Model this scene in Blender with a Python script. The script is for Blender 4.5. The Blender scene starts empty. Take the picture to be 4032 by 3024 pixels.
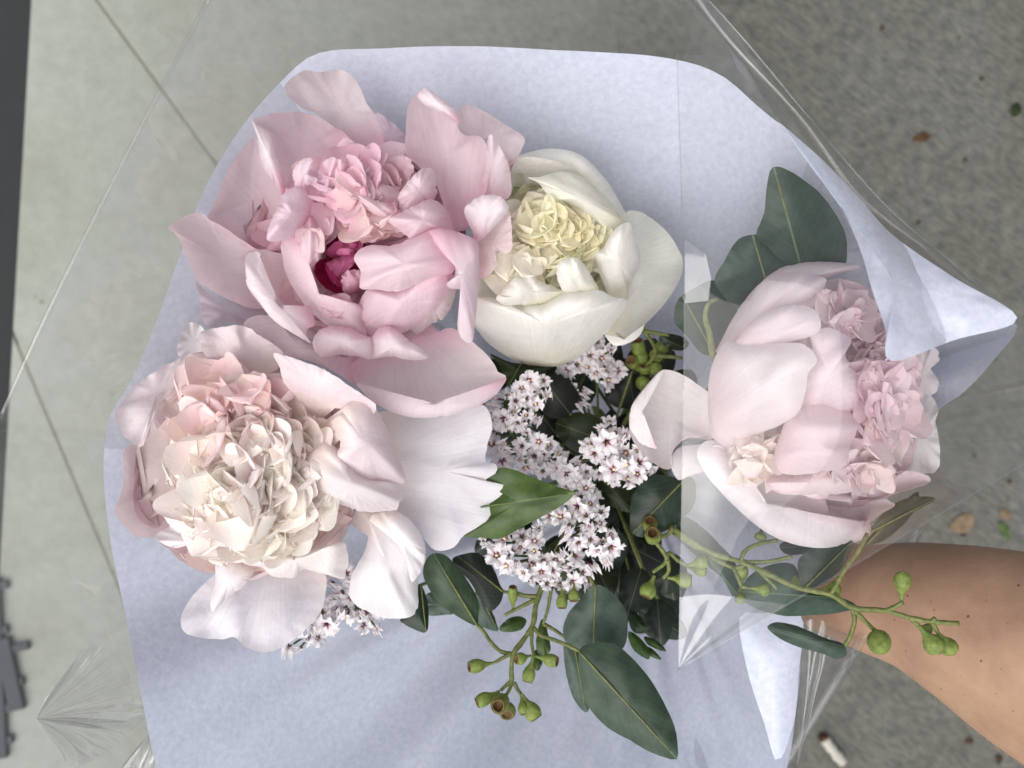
import bpy, bmesh, math, random
from mathutils import Vector, Matrix, noise
R = math.radians
random.seed(7)
SC = bpy.context.scene
COL = SC.collection

# ------------------------------------------------------------------ camera, sky, sun, exposure
CAM_H = 1.25          # camera height above the pavement (m)
HALF = 0.66           # tan(half horizontal field of view) of a phone's main lens
cam_d = bpy.data.cameras.new('camera')
cam = bpy.data.objects.new('camera', cam_d); COL.objects.link(cam)
cam.location = (0, 0, CAM_H)
cam_d.sensor_width = 36; cam_d.lens = 18 / HALF
cam_d.clip_start = 0.01; cam_d.clip_end = 500
cam_d.dof.use_dof = True; cam_d.dof.focus_distance = 0.335; cam_d.dof.aperture_fstop = 10
SC.camera = cam
SUN_EL, SUN_AZ = R(61), R(232)     # light from the lower left of the picture
w = bpy.data.worlds.new('World'); SC.world = w; w.use_nodes = True
nt = w.node_tree; bg = nt.nodes['Background']
sky = nt.nodes.new('ShaderNodeTexSky'); sky.sky_type = 'NISHITA'; sky.sun_disc = False
sky.sun_elevation = SUN_EL; sky.sun_rotation = R(90) - SUN_AZ
sky.dust_density = 4.0; sky.air_density = 1.0; sky.ozone_density = 1.0
hs = nt.nodes.new('ShaderNodeHueSaturation'); hs.inputs['Saturation'].default_value = 0.30   # overcast: greyer sky
nt.links.new(sky.outputs[0], hs.inputs['Color']); nt.links.new(hs.outputs[0], bg.inputs['Color'])
bg.inputs['Strength'].default_value = 0.10
sd = bpy.data.lights.new('sun', 'SUN'); sd.energy = 1.45; sd.angle = R(85); sd.color = (1, .965, .92)
sun = bpy.data.objects.new('sun', sd); COL.objects.link(sun)
sdir = Vector((math.cos(SUN_EL)*math.cos(SUN_AZ), math.cos(SUN_EL)*math.sin(SUN_AZ), math.sin(SUN_EL)))
sun.rotation_euler = sdir.to_track_quat('Z', 'Y').to_euler(); sun.location = sdir * 5
SC.view_settings.view_transform = 'Standard'; SC.view_settings.look = 'None'
SC.view_settings.gamma = 1; SC.view_settings.exposure = 0.68
SC.cycles.use_denoising = True
SC.cycles.max_bounces = 9; SC.cycles.diffuse_bounces = 5; SC.cycles.transparent_max_bounces = 24
SC.cycles.transmission_bounces = 6; SC.cycles.caustics_reflective = False

# ------------------------------------------------------------------ helpers
def lin(c):
    f = lambda v: v/12.92 if v <= .04045 else ((v+.055)/1.055)**2.4
    return tuple(f(v/255.) for v in c) + (1,)
# views of the photograph used for measuring: (x offset, y offset, source pixels per unit)
VW = {0: (0, 0, 1.82278), 1: (600, 200, .72324), 2: (400, 1200, .84388), 3: (1700, 500, .60274), 4: (2400, 600, .96454),
      5: (1600, 1300, .66298), 6: (1500, 2000, .63291), 7: (2500, 1900, .69259), 8: (3300, 1400, .54262), 9: (0, 2200, .49659)}
def S(v, p):
    o = VW[v]; return (o[0]+p[0]*o[2], o[1]+p[1]*o[2])
def W3(q, z):
    k = 2*HALF*(CAM_H-z)/4032.
    return Vector(((q[0]-2016)*k, -(q[1]-1512)*k, z))
def P(v, x, y, z): return W3(S(v, (x, y)), z)

def mesh(name, verts, faces, mat=None, parent=None, uv=None, smooth=True):
    me = bpy.data.meshes.new(name); me.from_pydata([tuple(v) for v in verts], [], faces); me.update()
    if uv:
        l = me.uv_layers.new(name='UVMap')
        idx = [0]*len(me.loops); me.loops.foreach_get('vertex_index', idx)
        flat = []
        for i in idx: flat += [uv[i][0], uv[i][1]]
        l.data.foreach_set('uv', flat)
    if smooth: me.polygons.foreach_set('use_smooth', [True]*len(me.polygons))
    if mat: me.materials.append(mat)
    o = bpy.data.objects.new(name, me); COL.objects.link(o)
    if parent: attach(o, parent)
    return o
def attach(o, parent):
    o.parent = parent
    o.matrix_parent_inverse = Matrix.Translation(-parent.location) if parent.type == 'EMPTY' else Matrix.Identity(4)
def tag(o, label, cat=None, group=None, kind=None):
    if label: o['label'] = label
    if cat: o['category'] = cat
    if group: o['group'] = group
    if kind: o['kind'] = kind
    return o
def empty(name, loc, label, cat, group=None):
    o = bpy.data.objects.new(name, None); o.location = loc; o.empty_display_size = .01; COL.objects.link(o)
    return tag(o, label, cat, group)

def crom(pts, n, closed=True):
    """Catmull-Rom through pts, resampled to n points of even arc length."""
    m = len(pts); dense = []
    segs = m if closed else m-1
    for i in range(segs):
        g = lambda k: pts[k % m] if closed else pts[max(0, min(m-1, k))]
        a, b, c, d = g(i-1), g(i), g(i+1), g(i+2)
        for j in range(10):
            t = j/10.; r = []
            for x in range(len(b)):
                r.append(.5*(2*b[x]+(c[x]-a[x])*t+(2*a[x]-5*b[x]+4*c[x]-d[x])*t*t+(3*b[x]-a[x]-3*c[x]+d[x])*t**3))
            dense.append(r)
    dense.append(list(pts[0] if closed else pts[-1]))
    L = [0]
    for i in range(1, len(dense)): L.append(L[-1]+math.dist(dense[i], dense[i-1]))
    out = []; k = 0; tot = L[-1]
    cnt = n if closed else n-1
    for i in range(n):
        s = tot*i/cnt
        while k < len(L)-2 and L[k+1] < s: k += 1
        f = (s-L[k])/max(1e-9, L[k+1]-L[k]); f = min(1, max(0, f))
        out.append([dense[k][x]*(1-f)+dense[k+1][x]*f for x in range(len(dense[k]))])
    return out
def area_centroid(p):
    A = cx = cy = 0
    for i in range(len(p)):
        x0, y0 = p[i][:2]; x1, y1 = p[(i+1) % len(p)][:2]; c = x0*y1-x1*y0
        A += c; cx += (x0+x1)*c; cy += (y0+y1)*c
    return (cx/(3*A), cy/(3*A))

def pale(c, f=.46): return tuple(v+(255-v)*f for v in c)
def patch(name, v, pts, base, tip, z0, z1, dome=0, curl=0, ruf=0, rag=0, mat=None, parent=None, root=None, n=60, rings=8, cen=None, color=None, flute=0, pw=1.0):
    """A sheet whose seen outline is traced; its height runs z0 (base) -> z1 (tip), domed or cupped, edge curled and ruffled."""
    src = [S(v, p) for p in pts]; b = S(v, base); t = S(v, tip)
    sd_ = random.random()*100
    out = crom(src, n)
    c = S(v, cen) if cen else area_centroid(src)
    if rag:
        o2 = []
        for i, q in enumerate(out):
            k_ = i*60./n; a = noise.noise((k_*.45+sd_, sd_, 0))*1.6+.8*noise.noise((k_*1.5, sd_, 3)); a -= 2.2*max(0, noise.noise((k_*.8, sd_, 9))-.42)*4
            dx, dy = q[0]-c[0], q[1]-c[1]; d = math.hypot(dx, dy)+1e-6
            o2.append((q[0]+dx/d*a*rag, q[1]+dy/d*a*rag))
        out = o2
    ax = (t[0]-b[0], t[1]-b[1]); al = math.hypot(*ax); ax = (ax[0]/al, ax[1]/al)
    pr = [((q[0]-b[0])*ax[0]+(q[1]-b[1])*ax[1]) for q in out]; lo, hi = min(pr), max(pr)
    cr = [(-(q[0]-b[0])*ax[1]+(q[1]-b[1])*ax[0]) for q in out]; cm = max(1, max(abs(x) for x in cr))
    verts = []; uv = []; ph = random.random()*6.28
    def add(q, s, th):
        tt = (((q[0]-b[0])*ax[0]+(q[1]-b[1])*ax[1])-lo)/max(1, hi-lo)
        cc = (-(q[0]-b[0])*ax[1]+(q[1]-b[1])*ax[0])/cm
        z = z0+(z1-z0)*max(0, min(1, tt))**pw + dome*(1-s*s) + curl*s**7
        if ruf: z += ruf*(s**3)*max(0, tt)*1.6*noise.noise((math.cos(th)*2.6+sd_, math.sin(th)*2.6, sd_))
        if flute: z += flute*math.sin(cc*9+ph+noise.noise((tt*2, cc*3, sd_))*2)*(.3+.7*tt)*(1-s**4*.4)
        if ruf: z += .0011*s**6*noise.noise((math.cos(th)*9+sd_, math.sin(th)*9, 2.2))
        z += .0016*noise.noise((q[0]*.008+sd_, q[1]*.008, 5))
        verts.append(W3(q, z)); uv.append((tt, cc))
    add(c, 0, 0)
    for k in range(1, rings+1):
        s = (k/rings)**.8
        for i, q in enumerate(out):
            add((c[0]+(q[0]-c[0])*s, c[1]+(q[1]-c[1])*s), s, 2*math.pi*i/n)
    faces = []
    ccw = sum((out[i][0]*out[(i+1) % n][1]-out[(i+1) % n][0]*out[i][1]) for i in range(n)) < 0
    def F(*f): faces.append(f if ccw else f[::-1])
    for i in range(n):
        j = (i+1) % n
        F(0, 1+i, 1+j)
        for k in range(rings-1):
            a = 1+k*n; d = a+n
            F(a+i, d+i, d+j, a+j)
    if root is not None:      # claw running down to the receptacle
        i0 = min(range(n), key=lambda i: pr[i]+.35*abs(cr[i]))
        h = max(2, n//12); e = 1+(rings-1)*n; cur = [e+(i0+k) % n for k in range(-h, h+1)]
        mid = verts[e+i0]
        for f in (.45, 1.0):
            nxt = []
            for q, idx in enumerate(cur):
                pv = verts[idx]; tgt = root + (pv-mid)*.12
                nv = pv.lerp(tgt, f) if f < 1 else tgt
                if f < 1: nv.z -= .008
                verts.append(nv); uv.append((0, uv[idx][1])); nxt.append(len(verts)-1)
            for q in range(len(cur)-1): F(cur[q], nxt[q], nxt[q+1], cur[q+1])
            cur = nxt
    o = mesh(name, verts, faces, mat, parent, uv)
    if color: o.color = lin(color)
    return o

def tube_data(pts, radii, sides=8, cap=True):
    verts = []; faces = []
    n = len(pts); pts = [Vector(p) for p in pts]
    up = Vector((.31, .2, .93))
    for i, p in enumerate(pts):
        d = (pts[min(n-1, i+1)]-pts[max(0, i-1)]).normalized()
        x = d.cross(up)
        if x.length < .05: x = d.cross(Vector((1, 0, 0)))
        x.normalize(); y = x.cross(d).normalized()
        for k in range(sides):
            a = 2*math.pi*k/sides
            verts.append(p+(x*math.cos(a)+y*math.sin(a))*radii[i])
    for i in range(n-1):
        for k in range(sides):
            a = i*sides+k; b = i*sides+(k+1) % sides
            faces.append((a, b, b+sides, a+sides))
    if cap:
        verts.append(pts[0]); verts.append(pts[-1]); a, b = len(verts)-2, len(verts)-1
        for k in range(sides):
            faces.append((a, (k+1) % sides, k)); o = (n-1)*sides
            faces.append((b, o+k, o+(k+1) % sides))
    return verts, faces
def tube(name, pts, r0, r1, mat, parent=None, sides=8, n=None, wob=0):
    n = n or max(6, 4*len(pts))
    q = crom([tuple(p) for p in pts], n, False) if len(pts) > 2 else [tuple(Vector(pts[0]).lerp(Vector(pts[1]), i/(n-1))) for i in range(n)]
    rr = [(r0+(r1-r0)*i/(n-1))*(1+wob*noise.noise((i*.9, r0*1000, 0))) for i in range(n)]
    vv, ff = tube_data(q, rr, sides)
    return mesh(name, vv, ff, mat, parent, [(i/len(vv), 0) for i in range(len(vv))])

# ------------------------------------------------------------------ materials
def newmat(name):
    m = bpy.data.materials.new(name); m.use_nodes = True
    n = m.node_tree.nodes; l = m.node_tree.links
    return m, n, l, n['Principled BSDF'], n['Material Output']
def N(n, t, **k):
    x = n.new(t)
    for a, b in k.items(): setattr(x, a, b)
    return x
def ramp(n, stops, interp='LINEAR'):
    r = n.new('ShaderNodeValToRGB'); r.color_ramp.interpolation = interp; e = r.color_ramp.elements
    while len(e) < len(stops): e.new(.5)
    for el, (p, c) in zip(e, stops): el.position = p; el.color = c if len(c) == 4 else (*c, 1)
    return r
def mixc(n, l, fac, a, b, mode='MIX'):
    m = n.new('ShaderNodeMix'); m.data_type = 'RGBA'; m.blend_type = mode
    for s, v in ((0, fac), (6, a), (7, b)):
        if hasattr(v, 'is_output'): l.new(v, m.inputs[s])
        else: m.inputs[s].default_value = v
    return m.outputs[2]
def petal_mat(name, base, reach=.35, trans=.46, rough=.62, vein=.03, tint=(255, 248, 246)):
    """Petal: pigment deepest at the claw, own colour (object colour) to the tip, fine veins along it, light passes through."""
    m, n, l, bs, out = newmat(name)
    uvn = N(n, 'ShaderNodeUVMap'); sep = N(n, 'ShaderNodeSeparateXYZ'); l.new(uvn.outputs[0], sep.inputs[0])
    oi = N(n, 'ShaderNodeObjectInfo')
    rp = ramp(n, [(0, (0, 0, 0)), (reach, (1, 1, 1))]); l.new(sep.outputs[0], rp.inputs[0])
    col = mixc(n, l, rp.outputs[0], lin(base), oi.outputs['Color'])
    den = N(n, 'ShaderNodeMath', operation='ADD'); l.new(sep.outputs[0], den.inputs[0]); den.inputs[1].default_value = .38
    fan = N(n, 'ShaderNodeMath', operation='DIVIDE'); l.new(sep.outputs[1], fan.inputs[0]); l.new(den.outputs[0], fan.inputs[1])
    cmb = N(n, 'ShaderNodeCombineXYZ'); l.new(sep.outputs[0], cmb.inputs[0]); l.new(fan.outputs[0], cmb.inputs[1])
    mp = N(n, 'ShaderNodeMapping'); mp.inputs['Scale'].default_value = (1.6, 26, 1); l.new(cmb.outputs[0], mp.inputs[0])
    add = N(n, 'ShaderNodeVectorMath', operation='ADD'); l.new(mp.outputs[0], add.inputs[0])
    rnd = N(n, 'ShaderNodeCombineXYZ'); l.new(oi.outputs['Random'], rnd.inputs[2]); 
    sc2 = N(n, 'ShaderNodeVectorMath', operation='SCALE'); sc2.inputs['Scale'].default_value = 50; l.new(rnd.outputs[0], sc2.inputs[0]); l.new(sc2.outputs[0], add.inputs[1])
    nz = N(n, 'ShaderNodeTexNoise'); nz.inputs['Scale'].default_value = 1; nz.inputs['Detail'].default_value = 4; l.new(add.outputs[0], nz.inputs['Vector'])
    vr = ramp(n, [(.3, (1-vein*1.6, 1-vein*2.2, 1-vein*1.8)), (.65, (1, 1, 1))]); l.new(nz.outputs[0], vr.inputs[0])
    col = mixc(n, l, 1.0, col, vr.outputs[0], 'MULTIPLY')
    geo = N(n, 'ShaderNodeNewGeometry')
    cl = N(n, 'ShaderNodeTexNoise'); cl.inputs['Scale'].default_value = 55; cl.inputs['Detail'].default_value = 3; l.new(geo.outputs['Position'], cl.inputs['Vector'])
    cr = ramp(n, [(.35, (.93, .90, .92)), (.65, (1, 1, 1))]); l.new(cl.outputs[0], cr.inputs[0])
    col = mixc(n, l, .8, col, cr.outputs[0], 'MULTIPLY')
    l.new(col, bs.inputs['Base Color']); bs.inputs['Roughness'].default_value = rough; bs.inputs['Specular IOR Level'].default_value = .22
    bs.inputs['Sheen Weight'].default_value = .12; bs.inputs['Sheen Roughness'].default_value = .4
    bp = N(n, 'ShaderNodeBump'); bp.inputs['Strength'].default_value = .16; bp.inputs['Distance'].default_value = .001
    ck = N(n, 'ShaderNodeTexNoise'); ck.inputs['Scale'].default_value = 130; ck.inputs['Detail'].default_value = 4; ck.inputs['Distortion'].default_value = .8; l.new(geo.outputs['Position'], ck.inputs['Vector'])
    b0 = N(n, 'ShaderNodeBump'); b0.inputs['Strength'].default_value = .22; b0.inputs['Distance'].default_value = .0022; l.new(ck.outputs[0], b0.inputs['Height']); l.new(b0.outputs[0], bp.inputs['Normal'])
    l.new(nz.outputs[0], bp.inputs['Height']); l.new(bp.outputs[0], bs.inputs['Normal'])
    tr = N(n, 'ShaderNodeBsdfTranslucent'); l.new(mixc(n, l, .5, col, lin(tint), 'MULTIPLY'), tr.inputs[0]); l.new(bp.outputs[0], tr.inputs['Normal'])
    mx = N(n, 'ShaderNodeMixShader'); mx.inputs[0].default_value = trans
    l.new(bs.outputs[0], mx.inputs[1]); l.new(tr.outputs[0], mx.inputs[2]); l.new(mx.outputs[0], out.inputs[0])
    return m
def leaf_mat(name, c1, c2, vein, trans=.12, rough=.45, midw=.03):
    m, n, l, bs, out = newmat(name)
    uvn = N(n, 'ShaderNodeUVMap'); sep = N(n, 'ShaderNodeSeparateXYZ'); l.new(uvn.outputs[0], sep.inputs[0])
    geo = N(n, 'ShaderNodeNewGeometry'); oi = N(n, 'ShaderNodeObjectInfo')
    nz = N(n, 'ShaderNodeTexNoise'); nz.inputs['Scale'].default_value = 120; nz.inputs['Detail'].default_value = 6; l.new(geo.outputs['Position'], nz.inputs['Vector'])
    rp = ramp(n, [(.3, lin(c1)), (.7, lin(c2))]); l.new(nz.outputs[0], rp.inputs[0])
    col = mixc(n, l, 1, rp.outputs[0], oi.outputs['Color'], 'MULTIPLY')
    # midrib and side veins
    ab = N(n, 'ShaderNodeMath', operation='ABSOLUTE'); l.new(sep.outputs[1], ab.inputs[0])
    sv = N(n, 'ShaderNodeMath', operation='MULTIPLY_ADD'); l.new(ab.outputs[0], sv.inputs[0]); sv.inputs[1].default_value = -.55; l.new(sep.outputs[0], sv.inputs[2])
    ml = N(n, 'ShaderNodeMath', operation='MULTIPLY'); l.new(sv.outputs[0], ml.inputs[0]); ml.inputs[1].default_value = 9
    wob = N(n, 'ShaderNodeMath', operation='MULTIPLY_ADD'); l.new(nz.outputs[0], wob.inputs[0]); wob.inputs[1].default_value = 1.6; l.new(ml.outputs[0], wob.inputs[2])
    pp = N(n, 'ShaderNodeMath', operation='PINGPONG'); l.new(wob.outputs[0], pp.inputs[0]); pp.inputs[1].default_value = .5
    vr = ramp(n, [(0, (1, 1, 1)), (.07, (0, 0, 0))]); l.new(pp.outputs[0], vr.inputs[0])
    mr = ramp(n, [(0, (1, 1, 1)), (midw, (0, 0, 0))]); l.new(ab.outputs[0], mr.inputs[0])
    f1 = N(n, 'ShaderNodeMath', operation='MULTIPLY'); l.new(vr.outputs[0], f1.inputs[0]); f1.inputs[1].default_value = .10
    f2 = N(n, 'ShaderNodeMath', operation='MAXIMUM'); l.new(f1.outputs[0], f2.inputs[0])
    f3 = N(n, 'ShaderNodeMath', operation='MULTIPLY'); l.new(mr.outputs[0], f3.inputs[0]); f3.inputs[1].default_value = .6; l.new(f3.outputs[0], f2.inputs[1])
    col = mixc(n, l, f2.outputs[0], col, lin(vein))
    l.new(col, bs.inputs['Base Color']); bs.inputs['Roughness'].default_value = rough; bs.inputs['Specular IOR Level'].default_value = .4
    bp = N(n, 'ShaderNodeBump'); bp.inputs['Strength'].default_value = .35; bp.inputs['Distance'].default_value = .0008
    l.new(nz.outputs[0], bp.inputs['Height']); l.new(bp.outputs[0], bs.inputs['Normal'])
    tr = N(n, 'ShaderNodeBsdfTranslucent'); l.new(col, tr.inputs[0])
    mx = N(n, 'ShaderNodeMixShader'); mx.inputs[0].default_value = trans
    l.new(bs.outputs[0], mx.inputs[1]); l.new(tr.outputs[0], mx.inputs[2]); l.new(mx.outputs[0], out.inputs[0])
    return m
def plain(name, c1, c2=None, scale=200, rough=.5, bump=.2, dist=.001, spec=.35, detail=5):
    m, n, l, bs, out = newmat(name)
    geo = N(n, 'ShaderNodeNewGeometry')
    nz = N(n, 'ShaderNodeTexNoise'); nz.inputs['Scale'].default_value = scale; nz.inputs['Detail'].default_value = detail; l.new(geo.outputs['Position'], nz.inputs['Vector'])
    rp = ramp(n, [(.3, lin(c1)), (.7, lin(c2 or c1))]); l.new(nz.outputs[0], rp.inputs[0]); l.new(rp.outputs[0], bs.inputs['Base Color'])
    bs.inputs['Roughness'].default_value = rough; bs.inputs['Specular IOR Level'].default_value = spec
    bp = N(n, 'ShaderNodeBump'); bp.inputs['Strength'].default_value = bump; bp.inputs['Distance'].default_value = dist
    l.new(nz.outputs[0], bp.inputs['Height']); l.new(bp.outputs[0], bs.inputs['Normal'])
    return m
M = {}
M['pink'] = petal_mat('pink_petal', (240, 200, 214), .4)
M['peach'] = petal_mat('peach_petal', (254, 242, 232), .35, .36)
M['white'] = petal_mat('cream_petal', (250, 247, 222), .35, .38, tint=(250, 250, 236))
M['blush'] = petal_mat('blush_petal', (246, 224, 227), .4, .42)
M['eucalyptus'] = leaf_mat('eucalyptus_leaf', (50, 66, 56), (76, 93, 81), (128, 144, 106))
M['green'] = leaf_mat('green_leaf', (46, 66, 26), (74, 96, 42), (112, 130, 72), .12, .42)
M['stem'] = plain('green_stem', (66, 84, 40), (92, 108, 56), 300)
M['euc_stem'] = plain('eucalyptus_stem', (82, 94, 46), (122, 126, 74), 420, .55, .35)
M['capsule'] = plain('seed_capsule', (88, 106, 46), (126, 140, 70), 420, .52, .4)
M['cap'] = plain('capsule_mouth', (72, 50, 28), (112, 84, 50), 900, .7, .5)

def paper_mat():
    m, n, l, bs, out = newmat('white_tissue_paper')
    geo = N(n, 'ShaderNodeNewGeometry')
    nz = N(n, 'ShaderNodeTexNoise'); nz.inputs['Scale'].default_value = 330; nz.inputs['Detail'].default_value = 5; nz.inputs['Roughness'].default_value = .62
    l.new(geo.outputs['Position'], nz.inputs['Vector'])
    n2 = N(n, 'ShaderNodeTexNoise'); n2.inputs['Scale'].default_value = 26; n2.inputs['Detail'].default_value = 4; l.new(geo.outputs['Position'], n2.inputs['Vector'])
    rp = ramp(n, [(.32, lin((205, 211, 228))), (.68, lin((222, 227, 242)))]); l.new(nz.outputs[0], rp.inputs[0])
    r2 = ramp(n, [(.35, (.965, .967, .975)), (.65, (1, 1, 1))]); l.new(n2.outputs[0], r2.inputs[0])
    col = mixc(n, l, 1, rp.outputs[0], r2.outputs[0], 'MULTIPLY')
    l.new(col, bs.inputs['Base Color']); bs.inputs['Roughness'].default_value = .42; bs.inputs['Specular IOR Level'].default_value = .35
    bp = N(n, 'ShaderNodeBump'); bp.inputs['Strength'].default_value = .3; bp.inputs['Distance'].default_value = .0007; l.new(nz.outputs[0], bp.inputs['Height'])
    b2 = N(n, 'ShaderNodeBump'); b2.inputs['Strength'].default_value = .16; b2.inputs['Distance'].default_value = .006; l.new(n2.outputs[0], b2.inputs['Height']); l.new(bp.outputs[0], b2.inputs['Normal'])
    l.new(b2.outputs[0], bs.inputs['Normal'])
    tr = N(n, 'ShaderNodeBsdfTranslucent'); l.new(col, tr.inputs[0])
    mx = N(n, 'ShaderNodeMixShader'); mx.inputs[0].default_value = .25
    l.new(bs.outputs[0], mx.inputs[1]); l.new(tr.outputs[0], mx.inputs[2]); l.new(mx.outputs[0], out.inputs[0])
    return m
def film_mat(name='clear_cellophane', refl=.075, tint=.97, haze=.012):
    m, n, l, bs, out = newmat(name); n.remove(bs)
    geo = N(n, 'ShaderNodeNewGeometry')
    nz = N(n, 'ShaderNodeTexNoise'); nz.inputs['Scale'].default_value = 14; nz.inputs['Detail'].default_value = 2; l.new(geo.outputs['Position'], nz.inputs['Vector'])
    bp = N(n, 'ShaderNodeBump'); bp.inputs['Strength'].default_value = .12; bp.inputs['Distance'].default_value = .01; l.new(nz.outputs[0], bp.inputs['Height'])
    # Schlick reflectance of a thin clear film (both faces), the same from either side
    dt = N(n, 'ShaderNodeVectorMath', operation='DOT_PRODUCT'); l.new(bp.outputs[0], dt.inputs[0]); l.new(geo.outputs['Incoming'], dt.inputs[1])
    ab = N(n, 'ShaderNodeMath', operation='ABSOLUTE'); l.new(dt.outputs['Value'], ab.inputs[0])
    om = N(n, 'ShaderNodeMath', operation='SUBTRACT'); om.inputs[0].default_value = 1; l.new(ab.outputs[0], om.inputs[1]); om.use_clamp = True
    p5 = N(n, 'ShaderNodeMath', operation='POWER'); l.new(om.outputs[0], p5.inputs[0]); p5.inputs[1].default_value = 4.2
    ml = N(n, 'ShaderNodeMath', operation='MULTIPLY_ADD'); ml.use_clamp = True; l.new(p5.outputs[0], ml.inputs[0]); ml.inputs[1].default_value = .85; ml.inputs[2].default_value = refl
    tp = N(n, 'ShaderNodeBsdfTransparent'); tp.inputs[0].default_value = (tint, tint, tint, 1)
    gl = N(n, 'ShaderNodeBsdfGlossy'); gl.inputs['Roughness'].default_value = .03; l.new(bp.outputs[0], gl.inputs['Normal'])
    mx = N(n, 'ShaderNodeMixShader'); l.new(ml.outputs[0], mx.inputs[0]); l.new(tp.outputs[0], mx.inputs[1]); l.new(gl.outputs[0], mx.inputs[2])
    df = N(n, 'ShaderNodeBsdfDiffuse'); df.inputs[0].default_value = (.85, .87, .88, 1); m2 = N(n, 'ShaderNodeMixShader'); m2.inputs[0].default_value = haze
    l.new(mx.outputs[0], m2.inputs[1]); l.new(df.outputs[0], m2.inputs[2]); l.new(m2.outputs[0], out.inputs[0])
    return m
def concrete_mat():
    m, n, l, bs, out = newmat('concrete')
    geo = N(n, 'ShaderNodeNewGeometry'); sp = N(n, 'ShaderNodeSeparateXYZ'); l.new(geo.outputs['Position'], sp.inputs[0])
    def noise_(scale, det, rough=.6, vec=None):
        x = N(n, 'ShaderNodeTexNoise'); x.inputs['Scale'].default_value = scale; x.inputs['Detail'].default_value = det; x.inputs['Roughness'].default_value = rough
        l.new(vec or geo.outputs['Position'], x.inputs['Vector']); return x.outputs[0]
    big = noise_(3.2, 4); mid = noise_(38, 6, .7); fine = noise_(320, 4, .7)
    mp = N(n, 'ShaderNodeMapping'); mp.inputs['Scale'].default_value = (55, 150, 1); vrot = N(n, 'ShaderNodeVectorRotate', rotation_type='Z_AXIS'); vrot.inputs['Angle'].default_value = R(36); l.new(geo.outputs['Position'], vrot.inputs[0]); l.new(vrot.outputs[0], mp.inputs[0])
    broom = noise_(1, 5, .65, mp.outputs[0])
    # smooth trowelled concrete at the kerb passes into rough brushed; the right-hand shade is also put into its colour
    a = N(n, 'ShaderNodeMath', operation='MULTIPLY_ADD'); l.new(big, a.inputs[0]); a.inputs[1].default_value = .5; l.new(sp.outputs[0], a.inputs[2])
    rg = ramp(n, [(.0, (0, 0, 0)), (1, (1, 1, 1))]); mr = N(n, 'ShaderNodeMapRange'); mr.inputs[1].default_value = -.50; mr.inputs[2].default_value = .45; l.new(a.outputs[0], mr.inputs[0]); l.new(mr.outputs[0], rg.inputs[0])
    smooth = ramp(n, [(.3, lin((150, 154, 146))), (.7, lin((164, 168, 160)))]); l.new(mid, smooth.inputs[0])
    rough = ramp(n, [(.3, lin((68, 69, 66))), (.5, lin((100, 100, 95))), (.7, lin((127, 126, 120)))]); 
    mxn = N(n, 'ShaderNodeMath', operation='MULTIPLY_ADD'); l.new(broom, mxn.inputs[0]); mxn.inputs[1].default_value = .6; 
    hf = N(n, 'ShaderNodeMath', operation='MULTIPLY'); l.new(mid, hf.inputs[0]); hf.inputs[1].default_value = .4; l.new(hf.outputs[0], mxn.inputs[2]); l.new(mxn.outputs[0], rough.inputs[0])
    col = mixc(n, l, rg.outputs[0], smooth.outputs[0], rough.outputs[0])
    fr = ramp(n, [(.3, (.82, .82, .80)), (.7, (1.0, 1.0, 1.0))]); l.new(fine, fr.inputs[0]); col = mixc(n, l, .8, col, fr.outputs[0], 'MULTIPLY')
    st = ramp(n, [(.35, (.80, .79, .75)), (.6, (1, 1, 1))]); l.new(big, st.inputs[0]); col = mixc(n, l, .7, col, st.outputs[0], 'MULTIPLY')
    vo = N(n, 'ShaderNodeTexVoronoi'); vo.inputs['Scale'].default_value = 19; l.new(geo.outputs['Position'], vo.inputs['Vector'])
    vr = ramp(n, [(.03, (.42, .36, .26)), (.10, (1, 1, 1))]); l.new(vo.outputs['Distance'], vr.inputs[0]); 
    gate = ramp(n, [(.52, (0, 0, 0)), (.6, (1, 1, 1))]); l.new(big, gate.inputs[0])
    col = mixc(n, l, gate.outputs[0], col, mixc(n, l, 1, col, vr.outputs[0], 'MULTIPLY'))
    l.new(col, bs.inputs['Base Color']); bs.inputs['Roughness'].default_value = .85; bs.inputs['Specular IOR Level'].default_value = .2
    bp = N(n, 'ShaderNodeBump'); bp.inputs['Strength'].default_value = .5; bp.inputs['Distance'].default_value = .004; l.new(mxn.outputs[0], bp.inputs['Height'])
    b2 = N(n, 'ShaderNodeBump'); b2.inputs['Strength'].default_value = .4; b2.inputs['Distance'].default_value = .001; l.new(fine, b2.inputs['Height']); l.new(bp.outputs[0], b2.inputs['Normal']); l.new(b2.outputs[0], bs.inputs['Normal'])
    return m
M['paper'] = paper_mat(); M['film'] = film_mat(); M['film_back'] = film_mat('clear_cellophane_back', .09, .96, .035); M['film_fold_glint'] = film_mat('folded_cellophane_glint', .22, .93, .05); M['film_edge'] = film_mat('doubled_cellophane', .13, .86, .02); M['concrete'] = concrete_mat()  # fold film: reflectance and haze raised so creases show as highlights
M['asphalt'] = plain('asphalt', (34, 37, 40), (58, 60, 62), 420, .85, .6, .004)
M['joint'] = plain('joint_grout', (112, 110, 98), (132, 130, 118), 200, .9)
M['grate'] = plain('dark_iron', (22, 25, 32), (36, 40, 48), 200, .5, .3)

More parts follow.
